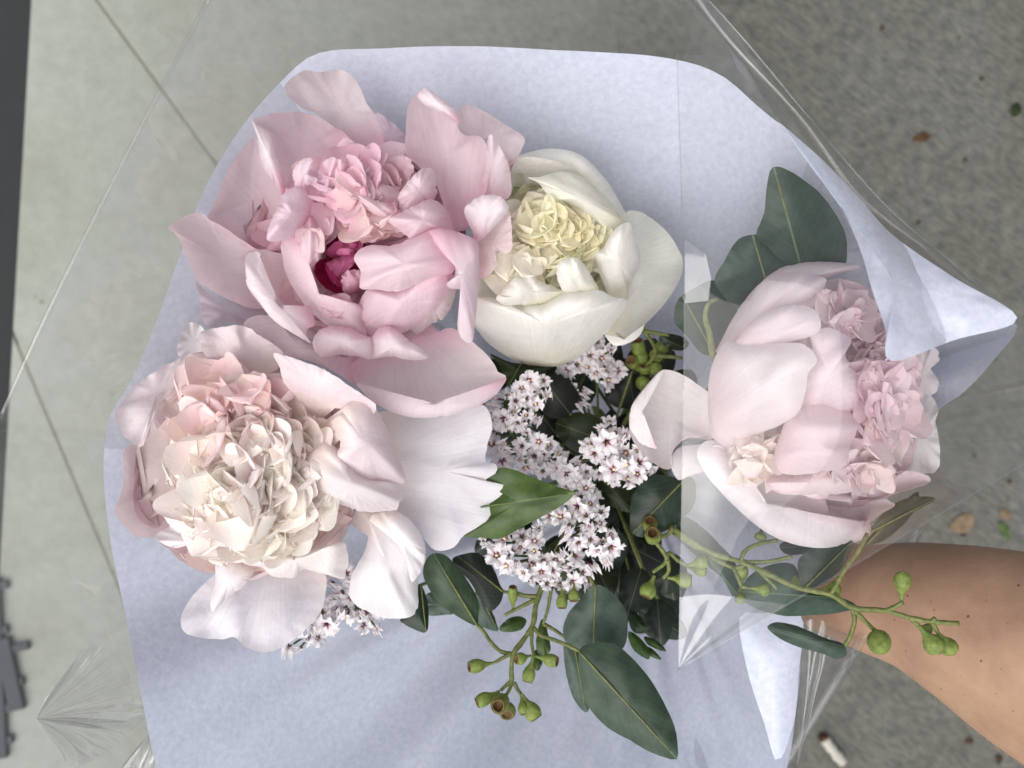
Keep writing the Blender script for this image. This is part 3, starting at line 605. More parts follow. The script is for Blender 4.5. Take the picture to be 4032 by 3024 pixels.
# ------------------------------------------------------------------ the deep-hearted pink peony
cA = P(1, 1120, 1060, .835)
pA = empty('peony', cA, 'large open pink peony with a deep magenta heart', 'peony', 'peonies')
receptacle(pA, 'pink', cA, .016, .0035, M['stem'])
p1, p2, p3, p4 = (229, 204, 212), (236, 208, 217), (222, 192, 204), (240, 224, 230)
DA = [
 (1, [(720, 215), (745, 160), (800, 120), (850, 108), (915, 120), (985, 103), (1050, 110), (1100, 150), (1135, 210), (1165, 280), (1200, 330), (1240, 370), (1270, 450), (1285, 520), (1200, 580), (1080, 580), (1000, 490), (960, 400), (900, 345), (830, 320), (770, 280)], (1150, 640), (880, 110), .89, .925, -.003, .002, .004, 2, (222, 205, 208), .001),
 (1, [(1220, 340), (1280, 370), (1350, 430), (1385, 500), (1370, 590), (1290, 590), (1250, 450)], (1330, 620), (1250, 350), .88, .91, .002, 0, .002, 2, (206, 178, 198)),
 (1, [(540, 375), (640, 345), (720, 335), (810, 335), (880, 350), (940, 380), (1000, 420), (1060, 460), (1090, 540), (1000, 640), (900, 690), (800, 730), (720, 780), (680, 720), (640, 670), (600, 600), (580, 500), (570, 420)], (950, 720), (560, 385), .90, .93, -.008, .004, .003, 2, p3, .0015),
 (1, [(540, 373), (575, 405), (640, 450), (668, 560), (705, 650), (725, 740), (705, 785), (668, 728), (615, 650), (585, 580), (572, 480)], (720, 760), (545, 380), .925, .943, .006, -.003, .001, 2, p4, 0, 'lip'),
 (1, [(560, 470), (500, 520), (440, 600), (390, 700), (350, 800), (300, 900), (288, 915), (400, 975), (480, 1045), (570, 1100), (680, 1060), (720, 950), (720, 820), (680, 720), (610, 600)], (760, 1000), (440, 560), .885, .918, -.012, .005, .003, 2, (218, 190, 199), .0012),
 (1, [(85, 965), (150, 915), (220, 885), (280, 885), (310, 920), (380, 955), (460, 1010), (560, 1075), (660, 1100), (740, 1200), (740, 1330), (650, 1390), (560, 1405), (450, 1370), (330, 1310), (240, 1240), (200, 1150), (160, 1060), (120, 990)], (860, 1200), (95, 965), .875, .925, -.008, .004, .003, 2, (230, 204, 211), .0014),
 (1, [(235, 1255), (290, 1310), (360, 1350), (450, 1365), (560, 1400), (600, 1440), (520, 1500), (420, 1480), (330, 1510), (270, 1460), (262, 1370)], (700, 1400), (240, 1265), .855, .892, .004, 0, .004, 3, (232, 208, 220), .0015),
 # lower row
 (2, [(660, 90), (720, 50), (800, 60), (880, 130), (980, 190), (1060, 245), (1160, 250), (1200, 300), (1210, 390), (1130, 340), (1020, 280), (900, 245), (800, 210), (700, 140)], (1100, 60), (760, 180), .888, .912, .002, 0, .003, 2, (222, 196, 202), .001),
 (2, [(1160, 300), (1190, 255), (1260, 225), (1340, 200), (1450, 160), (1560, 130), (1640, 110), (1740, 180), (1820, 260), (1850, 310), (1890, 340), (1850, 400), (1780, 460), (1700, 490), (1600, 520), (1480, 525), (1400, 510), (1300, 470), (1240, 420), (1190, 370)], (1380, 20), (1540, 520), .885, .905, -.008, .003, .003, 2, (220, 204, 206), .0015),
 (2, [(1190, 368), (1225, 372), (1330, 440), (1480, 482), (1585, 484), (1610, 452), (1700, 436), (1800, 388), (1890, 340), (1852, 405), (1780, 462), (1700, 492), (1600, 522), (1480, 528), (1390, 512), (1290, 470), (1235, 425)], (1540, 400), (1500, 530), .906, .914, .004, -.003, .001, 2, (236, 218, 226), 0, 'lip'),
 (1, [(505, 1110), (560, 1085), (640, 1090), (740, 1130), (800, 1280), (880, 1390), (980, 1500), (960, 1600), (880, 1570), (800, 1545), (730, 1490), (640, 1440), (570, 1360), (520, 1290), (506, 1200)], (900, 1250), (560, 1400), .885, .915, -.010, .004, .002, 2, (222, 198, 202), .001),
 (1, [(515, 1110), (560, 1090), (590, 1120), (548, 1200), (545, 1290), (595, 1330), (650, 1295), (668, 1310), (650, 1370), (675, 1420), (740, 1460), (800, 1425), (860, 1388), (885, 1490), (850, 1512), (838, 1560), (880, 1602), (760, 1535), (660, 1465), (570, 1355), (515, 1270), (508, 1180)], (800, 1300), (560, 1380), .918, .934, .003, -.002, .004, 2, (240, 226, 230), 0, 'lip'),
 (2, [(985, 185), (1005, 130), (1075, 98), (1160, 108), (1230, 145), (1268, 160), (1256, 252), (1200, 242), (1120, 236), (1040, 246), (1000, 222)], (1150, 60), (1120, 245), .922, .915, .009, -.006, .002, 2, (240, 224, 230), .001, 'lip'),
 (2, [(1256, 200), (1268, 138), (1330, 90), (1385, 120), (1440, 170), (1500, 208), (1522, 250), (1440, 258), (1340, 242), (1258, 252)], (1350, 60), (1380, 250), .921, .915, .008, -.005, .002, 2, (238, 222, 228), .001, 'lip'),
 # right side
 (1, [(1650, 400), (1680, 305), (1740, 298), (1820, 338), (1920, 400), (2022, 470), (2010, 540), (1965, 620), (1940, 700), (1880, 640), (1840, 500), (1780, 490), (1700, 470)], (1800, 780), (1880, 360), .895, .92, -.004, .003, .003, 2, (228, 210, 214), .001),
 (1, [(1840, 455), (1900, 540), (1945, 640), (1948, 790), (1850, 820), (1770, 820), (1790, 680), (1810, 560)], (1760, 950), (1890, 520), .90, .93, .004, 0, .002, 2, (222, 196, 206), .001),
 (1, [(1380, 420), (1390, 310), (1420, 250), (1490, 205), (1560, 250), (1640, 310), (1680, 360), (1660, 405), (1700, 460), (1790, 470), (1835, 560), (1835, 680), (1805, 800), (1760, 920), (1680, 980), (1600, 880), (1540, 720), (1440, 620), (1380, 560)], (1640, 1040), (1480, 210), .90, .936, -.010, .005, .003, 2, (234, 203, 212), .0015),
 (1, [(1490, 203), (1560, 248), (1640, 308), (1682, 372), (1660, 392), (1600, 355), (1520, 315), (1462, 275), (1445, 235)], (1560, 420), (1540, 230), .938, .942, .004, -.002, .001, 2, p4, 0, 'lip'),
 (1, [(1945, 880), (1958, 980), (1956, 1080), (1920, 1106), (1880, 1092), (1870, 1180), (1790, 1238), (1730, 1170), (1740, 1040), (1850, 930), (1910, 880)], (1680, 1080), (1940, 1040), .90, .925, .004, 0, .003, 2, (232, 205, 212), .001),
 (1, [(1700, 860), (1760, 803), (1840, 783), (1900, 798), (1942, 850), (1920, 902), (1860, 962), (1772, 1042), (1740, 980), (1712, 920)], (1770, 1040), (1870, 790), .925, .945, .006, -.002, .002, 2, (242, 228, 234), .001, 'lip'),
 (1, [(1510, 985), (1570, 963), (1650, 983), (1720, 1008), (1772, 1050), (1782, 1150), (1772, 1300), (1757, 1500), (1737, 1592), (1680, 1562), (1660, 1480), (1700, 1400), (1722, 1330), (1690, 1302), (1620, 1292), (1590, 1272), (1642, 1230), (1642, 1180), (1600, 1120), (1540, 1060)], (1530, 1000), (1740, 1580), .945, .918, .005, -.003, .003, 2, (228, 208, 218), .0012),
 # ball of inner petals
 (1, [(700, 1050), (720, 1010), (800, 1010), (815, 1150), (850, 1215), (905, 1330), (1000, 1372), (1100, 1372), (1150, 1410), (1150, 1470), (1160, 1560), (1000, 1520), (900, 1455), (820, 1370), (760, 1280), (718, 1180)], (1000, 1200), (850, 1420), .928, .905, .010, -.004, .002, 3, (236, 206, 216), .0012),
 (1, [(1395, 1480), (1440, 1340), (1480, 1290), (1560, 1260), (1620, 1200), (1655, 1260), (1640, 1360), (1590, 1450), (1520, 1490), (1440, 1540)], (1500, 1250), (1560, 1480), .915, .90, .008, -.003, .003, 4, (234, 214, 212), .001),
 (1, [(1115, 1420), (1140, 1340), (1180, 1298), (1250, 1300), (1320, 1305), (1400, 1270), (1500, 1190), (1600, 1180), (1632, 1260), (1560, 1390), (1450, 1490), (1330, 1545), (1200, 1550), (1125, 1490)], (1380, 1200), (1300, 1550), .937, .905, .012, -.004, .002, 3, (236, 202, 216), .0018),
 (1, [(1095, 1130), (1130, 1080), (1200, 1058), (1300, 1060), (1380, 1030), (1450, 995), (1530, 965), (1580, 1040), (1635, 1120), (1640, 1200), (1560, 1230), (1450, 1270), (1330, 1312), (1240, 1300), (1170, 1300), (1130, 1290), (1130, 1200)], (1500, 1080), (1120, 1180), .940, .935, .010, -.003, .002, 3, (238, 210, 220), .0018),
 (1, [(1280, 920), (1350, 880), (1450, 830), (1520, 808), (1590, 850), (1640, 950), (1640, 1010), (1560, 985), (1500, 990), (1420, 1025), (1380, 1005), (1330, 965)], (1620, 1000), (1330, 890), .925, .945, .009, -.003, .002, 3, (234, 202, 212), .0012),
 (1, [(1340, 790), (1420, 680), (1480, 638), (1530, 650), (1545, 720), (1540, 800), (1460, 840), (1370, 880)], (1540, 830), (1400, 690), .925, .940, .006, -.002, .002, 3, (230, 200, 210), .001),
 (1, [(1000, 830), (1020, 760), (1100, 735), (1200, 718), (1300, 738), (1370, 800), (1345, 865), (1260, 890), (1150, 880), (1080, 910), (1030, 935), (1008, 880)], (1200, 900), (1180, 720), .918, .936, .007, -.002, .003, 5, (240, 196, 208), .0012),
 (1, [(1120, 790), (1200, 805), (1280, 835), (1355, 880), (1300, 935), (1210, 890), (1150, 850)], (1360, 950), (1150, 800), .935, .943, .004, -.001, .002, 4, (238, 206, 212), .001),
 (1, [(625, 1030), (640, 940), (680, 860), (720, 780), (780, 735), (835, 740), (872, 800), (882, 870), (852, 950), (780, 1002), (700, 1032)], (860, 960), (680, 900), .926, .945, .008, -.004, .002, 2, (234, 204, 220), .0012),
 (1, [(780, 745), (768, 650), (810, 600), (862, 583), (872, 620), (852, 680), (892, 690), (894, 715), (840, 730)], (830, 760), (860, 590), .935, .947, .003, 0, .003, 3, (238, 210, 224), .001),
 (1, [(800, 1160), (800, 1060), (822, 960), (860, 895), (905, 985), (925, 1060), (905, 1135), (855, 1192)], (860, 1000), (860, 1190), .935, .922, .006, -.003, .002, 3, (236, 206, 218), .0015),
 (1, [(890, 700), (930, 610), (980, 580), (1030, 600), (1060, 640), (1000, 720), (960, 800), (930, 860), (895, 840)], (930, 860), (1000, 590), .92, .944, .003, 0, .004, 4, (236, 190, 212), .002),
 (1, [(1080, 690), (1130, 560), (1180, 520), (1240, 560), (1250, 640), (1200, 690), (1130, 720)], (1150, 720), (1180, 530), .912, .938, -.004, 0, .004, 4, (232, 178, 196), .002),
 (1, [(1230, 640), (1300, 590), (1380, 570), (1420, 640), (1390, 710), (1300, 700)], (1300, 720), (1370, 580), .915, .936, -.002, 0, .003, 4, (236, 192, 204), .001),
]
build_peony(pA, 'pink', cA, DA)
def colA(px, py, r, rr):
    return jit((238, 190, 206) if py < 900 else (240, 206, 216), 8, rr)
ruffles(pA, 'pink', 1, (1130, 770, 270, 110), 34, .915, .938, .0185, colA, 3, (0, -.15, 1))
ruffles(pA, 'pink', 1, (880, 960, 90, 100), 12, .905, .932, .015, colA, 5, (.2, -.2, 1))
underlay(pA, 'pink', 1, (1120, 1060, 640, 560), 14, .880, .05, (232, 205, 212), 91)
ruffles(pA, 'pink', 1, (1230, 950, 170, 60), 14, .915, .937, .015, lambda x, y, r, rr: jit((244, 206, 204), 6, rr), 15, (0, -.2, 1))
ruffles(pA, 'pink', 1, (1010, 1415, 130, 25), 8, .905, .922, .011, lambda x, y, r, rr: jit((240, 210, 220), 6, rr), 8, (0, .4, 1))
M['heart'] = petal_mat('magenta_petal', (150, 20, 80), .45, .25)
for pts, b_, t_, z0_, z1_, dm, c_ in (
    ([(880, 1200), (930, 1080), (1000, 1000), (1110, 975), (1160, 1060), (1120, 1200), (1050, 1315), (950, 1295)], (1010, 1130), (900, 1200), .885, .892, -.012, (158, 24, 84)),
    ([(945, 1095), (1000, 1040), (1090, 1005), (1160, 1020), (1130, 1080), (1060, 1105), (1000, 1135)], (1060, 1160), (1060, 1020), .897, .910, .003, (206, 110, 158)),
    ([(955, 1160), (1010, 1125), (1090, 1085), (1115, 1130), (1080, 1180), (1050, 1245), (990, 1230)], (1040, 1100), (990, 1220), .905, .899, .004, (214, 130, 172)),
    ([(1000, 1100), (1060, 1050), (1120, 1045), (1100, 1090), (1040, 1115)], (1100, 1100), (1020, 1080), .911, .913, .002, (222, 140, 180)),
    ([(940, 1180), (960, 1130), (985, 1190), (1020, 1250), (1040, 1290), (980, 1260)], (1000, 1180), (960, 1230), .896, .902, .002, (190, 70, 130)),
    ([(1040, 1215), (1110, 1190), (1150, 1230), (1130, 1310), (1060, 1330), (1030, 1270)], (1120, 1320), (1050, 1220), .900, .912, .004, (236, 196, 212))):
    patch('heart_petal', 1, pts, b_, t_, z0_, z1_, dm, 0, .004, 4, M['heart'], pA, cA, color=c_, flute=.0012)

# ------------------------------------------------------------------ the cream and peach peony
cB = P(2, 720, 760, .825)
pB = empty('peony', cB, 'ruffled cream and blush peony, wide open beside the silvery petal', 'peony', 'peonies')
receptacle(pB, 'peach', cB, .016, .0035, M['stem'])
DB = [
 (2, [(1290, 500), (1400, 495), (1500, 500), (1620, 490), (1720, 470), (1790, 470), (1824, 560), (1802, 650), (1790, 732), (1836, 740), (1842, 780), (1788, 826), (1892, 845), (1852, 900), (1808, 958), (1816, 990), (1750, 1042), (1690, 1076), (1642, 1132), (1560, 1148), (1500, 1085), (1450, 1010), (1380, 960), (1380, 830), (1340, 680), (1300, 570)], (1250, 820), (1850, 830), .878, .888, .006, .001, .003, 2, (222, 220, 226), .002),
 (2, [(355, 235), (378, 130), (410, 83), (465, 98), (500, 180), (470, 260)], (560, 350), (400, 90), .885, .905, -.002, 0, .003, 2, (232, 228, 232)),
 (2, [(460, 130), (540, 108), (660, 98), (760, 158), (850, 225), (820, 300), (740, 330), (640, 330), (540, 290), (480, 230), (462, 180)], (700, 420), (560, 110), .905, .925, .003, .002, .004, 3, (230, 212, 214), .0015),
 (2, [(63, 512), (98, 450), (150, 388), (220, 330), (290, 288), (370, 248), (440, 222), (510, 232), (490, 300), (430, 345), (350, 372), (310, 420), (260, 470), (240, 530), (205, 600), (170, 655), (130, 632), (88, 590)], (520, 480), (75, 530), .905, .932, .004, .003, .004, 4, (228, 214, 220), .0015),
 (2, [(98, 700), (128, 655), (200, 640), (290, 620), (340, 720), (330, 850), (370, 940), (420, 1000), (420, 1050), (310, 1050), (250, 1085), (160, 1078), (108, 1032), (58, 962), (88, 890), (104, 800)], (520, 820), (70, 970), .878, .905, -.008, .004, .003, 3, (232, 208, 212), .001),
 (2, [(210, 440), (260, 420), (300, 470), (280, 560), (230, 600), (190, 660), (170, 640), (200, 540)], (340, 520), (190, 640), .905, .915, .003, 0, .002, 3, (236, 216, 222)),
 (2, [(248, 1082), (308, 1040), (330, 1025), (400, 1050), (480, 1035), (560, 1090), (640, 1150), (560, 1210), (482, 1155), (420, 1122), (332, 1134)], (560, 960), (380, 1120), .892, .905, .004, 0, .004, 4, (236, 226, 230), .001),
 (2, [(535, 1200), (600, 1150), (720, 1170), (900, 1180), (1000, 1210), (1048, 1280), (1036, 1390), (1000, 1470), (900, 1562), (780, 1622), (680, 1602), (620, 1550), (560, 1562), (460, 1552), (388, 1532), (368, 1470), (400, 1390), (470, 1310), (525, 1255)], (800, 1080), (640, 1620), .872, .895, .006, .002, .003, 2, (228, 226, 230), .0022),
 (2, [(538, 1198), (620, 1175), (712, 1232), (662, 1312), (582, 1372), (520, 1432), (508, 1382), (530, 1292)], (680, 1180), (515, 1430), .903, .906, .004, -.002, .001, 2, (234, 231, 234), 0, 'lip'),
 (2, [(1225, 965), (1300, 955), (1390, 968), (1462, 1030), (1502, 1100), (1512, 1190), (1482, 1262), (1476, 1320), (1470, 1432), (1380, 1467), (1262, 1440), (1170, 1382), (1158, 1290), (1190, 1220), (1220, 1160), (1245, 1090), (1240, 1020)], (1120, 950), (1380, 1460), .895, .885, .010, -.003, .003, 3, (234, 232, 232), .002),
 (2, [(1250, 1000), (1310, 965), (1400, 980), (1470, 1050), (1506, 1140), (1500, 1220), (1450, 1290), (1420, 1200), (1370, 1110), (1300, 1050)], (1240, 980), (1490, 1230), .905, .905, .005, -.002, .002, 3, (242, 240, 240), .001, 'lip'),
 (2, [(800, 228), (860, 238), (950, 268), (1050, 308), (1140, 368), (1230, 428), (1282, 470), (1258, 522), (1180, 500), (1080, 480), (980, 480), (900, 420), (850, 360), (830, 290)], (960, 560), (1050, 310), .925, .947, .005, .002, .003, 4, (232, 210, 214), .001),
 (2, [(1105, 560), (1125, 490), (1200, 438), (1272, 468), (1322, 560), (1362, 660), (1402, 760), (1418, 832), (1330, 822), (1250, 822), (1180, 775), (1098, 715), (1115, 640)], (1120, 640), (1400, 790), .942, .912, .010, -.003, .002, 3, (232, 214, 220), .0012),
 (2, [(975, 705), (1050, 645), (1110, 680), (1150, 740), (1240, 810), (1330, 822), (1404, 850), (1397, 942), (1320, 964), (1200, 964), (1120, 934), (1040, 892), (988, 825)], (1000, 740), (1380, 920), .938, .912, .008, -.003, .003, 4, (236, 222, 224), .0018),
 (2, [(620, 1170), (700, 1120), (820, 1150), (960, 1150), (1100, 1110), (1145, 1140), (1135, 1270), (1050, 1260), (940, 1235), (900, 1270), (800, 1268), (760, 1230), (680, 1210)], (860, 1020), (900, 1265), .918, .900, .006, -.003, .003, 6, (240, 232, 226), .002),
]
build_peony(pB, 'peach', cB, DB)
def colB(px, py, r, rr):
    f = max(0, min(1, (py-330)/420)); f2 = max(0, min(1, (px-250)/900))
    a = (248, 214, 204); b = (254, 244, 230)
    return jit(tuple(a[i]*(1-f)+b[i]*f for i in range(3)), 5, rr)
ruffles(pB, 'peach', 2, (725, 780, 390, 410), 125, .918, .941, .0245, colB, 21, (-.05, .05, 1), .6)
underlay(pB, 'peach', 2, (700, 760, 560, 520), 16, .886, .055, (236, 216, 216), 92)
ruffles(pB, 'peach', 2, (660, 450, 280, 90), 18, .918, .938, .022, lambda x, y, r, rr: jit((245, 206, 200), 6, rr), 23, (0, .2, 1), .7)

# ------------------------------------------------------------------ the white globe peony
cC = P(3, 720, 830, .80)
pC = empty('peony', cC, 'cream white globe peony with pale yellow ruffled centre', 'peony', 'peonies')
receptacle(pC, 'white', cC, .016, .0035, M['stem'])
w1, w2, w3 = (238, 238, 228), (232, 232, 216), (214, 218, 204)
DC = [
 (3, [(1262, 560), (1340, 548), (1440, 600), (1540, 690), (1602, 780), (1642, 880), (1622, 990), (1562, 1100), (1482, 1200), (1392, 1290), (1342, 1350), (1262, 1402), (1190, 1427), (1155, 1382), (1125, 1345), (1180, 1260), (1240, 1160), (1260, 1050), (1300, 940), (1310, 830), (1290, 720), (1270, 640)], (1050, 950), (1600, 950), .845, .868, -.006, .004, .002, 1, w3, .0012),
 (3, [(1130, 1345), (1200, 1395), (1260, 1398), (1340, 1345), (1392, 1288), (1352, 1370), (1270, 1418), (1192, 1428), (1150, 1390)], (1250, 1340), (1250, 1420), .868, .872, .002, 0, 0, 1, (232, 234, 224), 0, 'lip'),
 (3, [(540, 205), (620, 170), (730, 144), (830, 144), (930, 164), (1020, 214), (1100, 298), (1170, 388), (1228, 490), (1275, 580), (1290, 650), (1200, 640), (1100, 560), (1020, 460), (930, 350), (800, 260), (650, 230)], (760, 700), (1000, 200), .868, .892, .006, -.006, .001, 1, w1, .001),
 (3, [(480, 285), (510, 215), (620, 195), (760, 210), (860, 240), (950, 290), (1020, 350), (900, 350), (800, 330), (650, 310)], (700, 500), (700, 200), .885, .904, .003, 0, .001, 1, (226, 224, 204)),
 (3, [(622, 330), (690, 328), (760, 308), (850, 293), (960, 318), (1060, 388), (1150, 478), (1230, 578), (1285, 640), (1230, 670), (1160, 695), (1110, 655), (1020, 595), (950, 535), (860, 485), (790, 472), (740, 425), (690, 362)], (1220, 640), (760, 380), .896, .920, .008, -.003, .002, 3, (234, 234, 216), .001),
 (3, [(1056, 822), (1120, 788), (1180, 688), (1230, 640), (1292, 628), (1334, 720), (1362, 860), (1334, 960), (1292, 1020), (1274, 1112), (1200, 1140), (1148, 1085), (1108, 985), (1078, 905)], (1240, 1100), (1120, 760), .878, .918, .008, -.005, .002, 2, (240, 240, 232), .0018),
 (3, [(270, 1125), (330, 1108), (430, 1118), (520, 1155), (620, 1140), (720, 1138), (810, 1098), (900, 1068), (1000, 1063), (1100, 1068), (1190, 1113), (1268, 1123), (1252, 1200), (1182, 1290), (1082, 1400), (962, 1500), (852, 1556), (740, 1567), (620, 1552), (500, 1502), (380, 1422), (300, 1332), (262, 1250)], (720, 1560), (720, 1080), .855, .912, .022, -.006, .001, 1, (240, 241, 232), .0018),
 (3, [(825, 892), (930, 848), (990, 888), (1042, 970), (1092, 1075), (980, 1080), (870, 1080), (825, 1000)], (980, 1080), (880, 860), .905, .925, .006, -.002, .001, 2, (240, 240, 228), .001),
 (3, [(465, 1065), (560, 968), (650, 958), (720, 1008), (840, 1058), (910, 1080), (800, 1130), (700, 1160), (560, 1165), (480, 1165), (420, 1120)], (700, 1160), (600, 960), .905, .920, .006, -.002, .003, 3, (238, 239, 226), .0018),
 (3, [(270, 1140), (250, 900), (300, 640), (420, 400), (520, 240), (560, 330), (480, 560), (440, 800), (430, 1000), (440, 1120)], (600, 800), (270, 800), .87, .905, .006, -.004, .001, 1, w2, .001),
]
build_peony(pC, 'white', cC, DC)
def colC(px, py, r, rr):
    d = math.hypot(px-900, py-700)/450.
    f = min(1, d); a = (250, 243, 178); b = (247, 245, 220)
    return jit(tuple(a[i]*(1-f)+b[i]*f for i in range(3)), 5, rr)
ruffles(pC, 'white', 3, (800, 720, 350, 300), 80, .890, .910, .0185, colC, 31, (0, .05, 1), .8)
underlay(pC, 'white', 3, (760, 760, 440, 440), 12, .868, .045, (228, 226, 196), 93)
ruffles(pC, 'white', 3, (560, 960, 150, 150), 12, .895, .914, .022, colC, 33, (0, .05, 1), .8)

# ------------------------------------------------------------------ the blush peony under the cellophane flap
cD = P(4, 830, 1060, .815)
pD = empty('peony', cD, 'half open blush pink peony under the clear flap', 'peony', 'peonies')
receptacle(pD, 'blush', cD, .016, .0035, M['stem'])
q1, q2, q3 = (231, 214, 220), (236, 224, 227), (216, 198, 204)
DD = [
 (4, [(80, 1120), (88, 1040), (138, 968), (200, 898), (240, 888), (300, 908), (360, 948), (420, 1000), (430, 1090), (420, 1170), (330, 1165), (280, 1192), (255, 1232), (250, 1292), (200, 1282), (140, 1232), (98, 1182)], (560, 1130), (170, 930), .862, .878, -.006, .004, .002, 1, (226, 218, 216), .001),
 (4, [(82, 1115), (90, 1040), (140, 968), (200, 900), (225, 892), (190, 960), (145, 1030), (125, 1100), (150, 1160), (195, 1210), (130, 1190), (98, 1150)], (300, 1100), (110, 1020), .881, .884, .003, -.001, .001, 1, (234, 228, 226), 0, 'lip'),
 (4, [(250, 1250), (285, 1205), (340, 1195), (400, 1200), (400, 1290), (330, 1320), (290, 1342), (258, 1305)], (520, 1250), (270, 1300), .860, .868, .003, 0, 0, 1, (224, 218, 218)),
 (4, [(1200, 870), (1260, 828), (1330, 798), (1347, 850), (1312, 880), (1342, 930), (1332, 980), (1260, 1010), (1190, 1020)], (1050, 960), (1340, 880), .868, .885, .003, 0, .003, 2, (214, 204, 208)),
 (4, [(1200, 1110), (1240, 1000), (1310, 992), (1342, 1050), (1332, 1100), (1347, 1180), (1342, 1292), (1280, 1312), (1200, 1306), (1180, 1200)], (1050, 1130), (1345, 1200), .872, .888, .004, 0, .003, 2, (226, 224, 224), .001),
 (4, [(870, 540), (950, 515), (1030, 535), (1090, 580), (1130, 680), (1150, 800), (1180, 880), (1100, 860), (1000, 740), (900, 640)], (950, 900), (1080, 560), .885, .905, -.004, 0, .002, 2, (206, 196, 200)),
 (4, [(600, 530), (680, 478), (760, 455), (850, 446), (960, 452), (1028, 468), (940, 500), (880, 520), (800, 560), (700, 590)], (600, 760), (1020, 468), .893, .905, .005, -.003, .001, 1, (228, 210, 216), .001),
 (4, [(780, 612), (850, 558), (925, 572), (915, 632), (860, 625), (800, 650)], (720, 740), (920, 590), .905, .918, .002, 0, .002, 4, (232, 210, 214)),
 (4, [(430, 830), (470, 740), (520, 650), (580, 570), (650, 508), (740, 490), (820, 500), (885, 516), (860, 572), (800, 612), (700, 665), (640, 720), (560, 800), (480, 850)], (500, 900), (850, 530), .885, .922, .010, -.005, .002, 1, (230, 211, 219), .0012),
 (4, [(500, 800), (540, 730), (620, 660), (740, 622), (825, 636), (863, 690), (842, 742), (740, 772), (640, 800), (560, 830)], (520, 860), (850, 690), .918, .938, .007, -.003, .001, 1, (231, 212, 221), .001),
 (4, [(402, 980), (418, 870), (470, 778), (560, 770), (700, 776), (800, 786), (848, 850), (812, 900), (802, 970), (772, 1062), (700, 1112), (600, 1152), (500, 1204), (428, 1172), (406, 1100)], (430, 1080), (830, 860), .900, .943, .016, -.006, .001, 1, (234, 220, 224), .0012),
 # lower cup
 (4, [(780, 1480), (840, 1400), (1000, 1370), (1100, 1330), (1200, 1300), (1292, 1316), (1304, 1350), (1200, 1382), (1130, 1412), (1168, 1440), (1110, 1472), (1062, 1512), (980, 1560), (900, 1570)], (800, 1280), (1290, 1335), .868, .893, -.008, .002, .002, 3, (206, 178, 188), .001),
 (4, [(356, 1225), (398, 1176), (470, 1190), (520, 1240), (540, 1320), (590, 1390), (650, 1432), (760, 1442), (850, 1492), (930, 1542), (1032, 1572), (1062, 1505), (1064, 1560), (1002, 1592), (880, 1614), (760, 1602), (640, 1552), (540, 1472), (440, 1372), (380, 1292)], (800, 1300), (640, 1560), .885, .893, .006, -.005, .002, 1, (238, 228, 231), .0012),
 (4, [(420, 1200), (520, 1220), (600, 1300), (720, 1380), (860, 1400), (900, 1500), (850, 1510), (740, 1450), (640, 1440), (560, 1400), (480, 1310)], (760, 1240), (600, 1420), .882, .888, -.002, 0, .002, 2, (226, 212, 208)),
 (4, [(640, 1350), (740, 1330), (850, 1300), (960, 1290), (1040, 1305), (1112, 1330), (1050, 1370), (930, 1396), (780, 1398), (690, 1392)], (860, 1200), (1050, 1340), .910, .905, .005, -.003, .003, 4, (230, 208, 212), .001),
 # inner
 (4, [(780, 960), (810, 860), (830, 800), (820, 740), (900, 718), (985, 760), (965, 830), (1012, 900), (1022, 980), (1000, 1055), (920, 1070), (870, 1060), (800, 1080)], (760, 1040), (990, 900), .915, .935, .008, -.003, .003, 4, (232, 208, 220), .002),
 (4, [(670, 1240), (720, 1100), (790, 1040), (870, 1020), (960, 1040), (1014, 1100), (985, 1200), (960, 1280), (860, 1305), (760, 1316), (690, 1300)], (680, 1180), (990, 1180), .918, .926, .012, -.004, .003, 4, (236, 206, 214), .002),
]
build_peony(pD, 'blush', cD, DD)
def colD(px, py, r, rr): return jit((240, 208, 216) if py < 1200 else (238, 214, 212), 7, rr)
ruffles(pD, 'blush', 4, (1070, 960, 150, 320), 80, .892, .928, .0175, colD, 41, (.35, .05, 1), .5)
underlay(pD, 'blush', 4, (850, 1050, 380, 420), 14, .872, .05, (226, 205, 210), 94, -1.6, 2.6)
ruffles(pD, 'blush', 4, (590, 1230, 100, 120), 26, .890, .912, .015, lambda x, y, r, rr: jit((240, 226, 210), 5, rr), 43, (-.3, -.3, 1), .6)
ruffles(pD, 'blush', 4, (950, 1285, 220, 50), 28, .895, .915, .0145, colD, 45, (.3, -.3, 1), .5)
ruffles(pD, 'blush', 4, (920, 690, 110, 70), 16, .900, .922, .0165, colD, 47, (.3, .2, 1), .5)
tube('sepal', [P(4, 440, 600, .925), P(4, 405, 615, .928), P(4, 390, 670, .925), P(4, 408, 740, .915), P(4, 425, 830, .900), P(4, 480, 900, .880)], .0008, .0022, M['euc_stem'], pD, 8, 30)

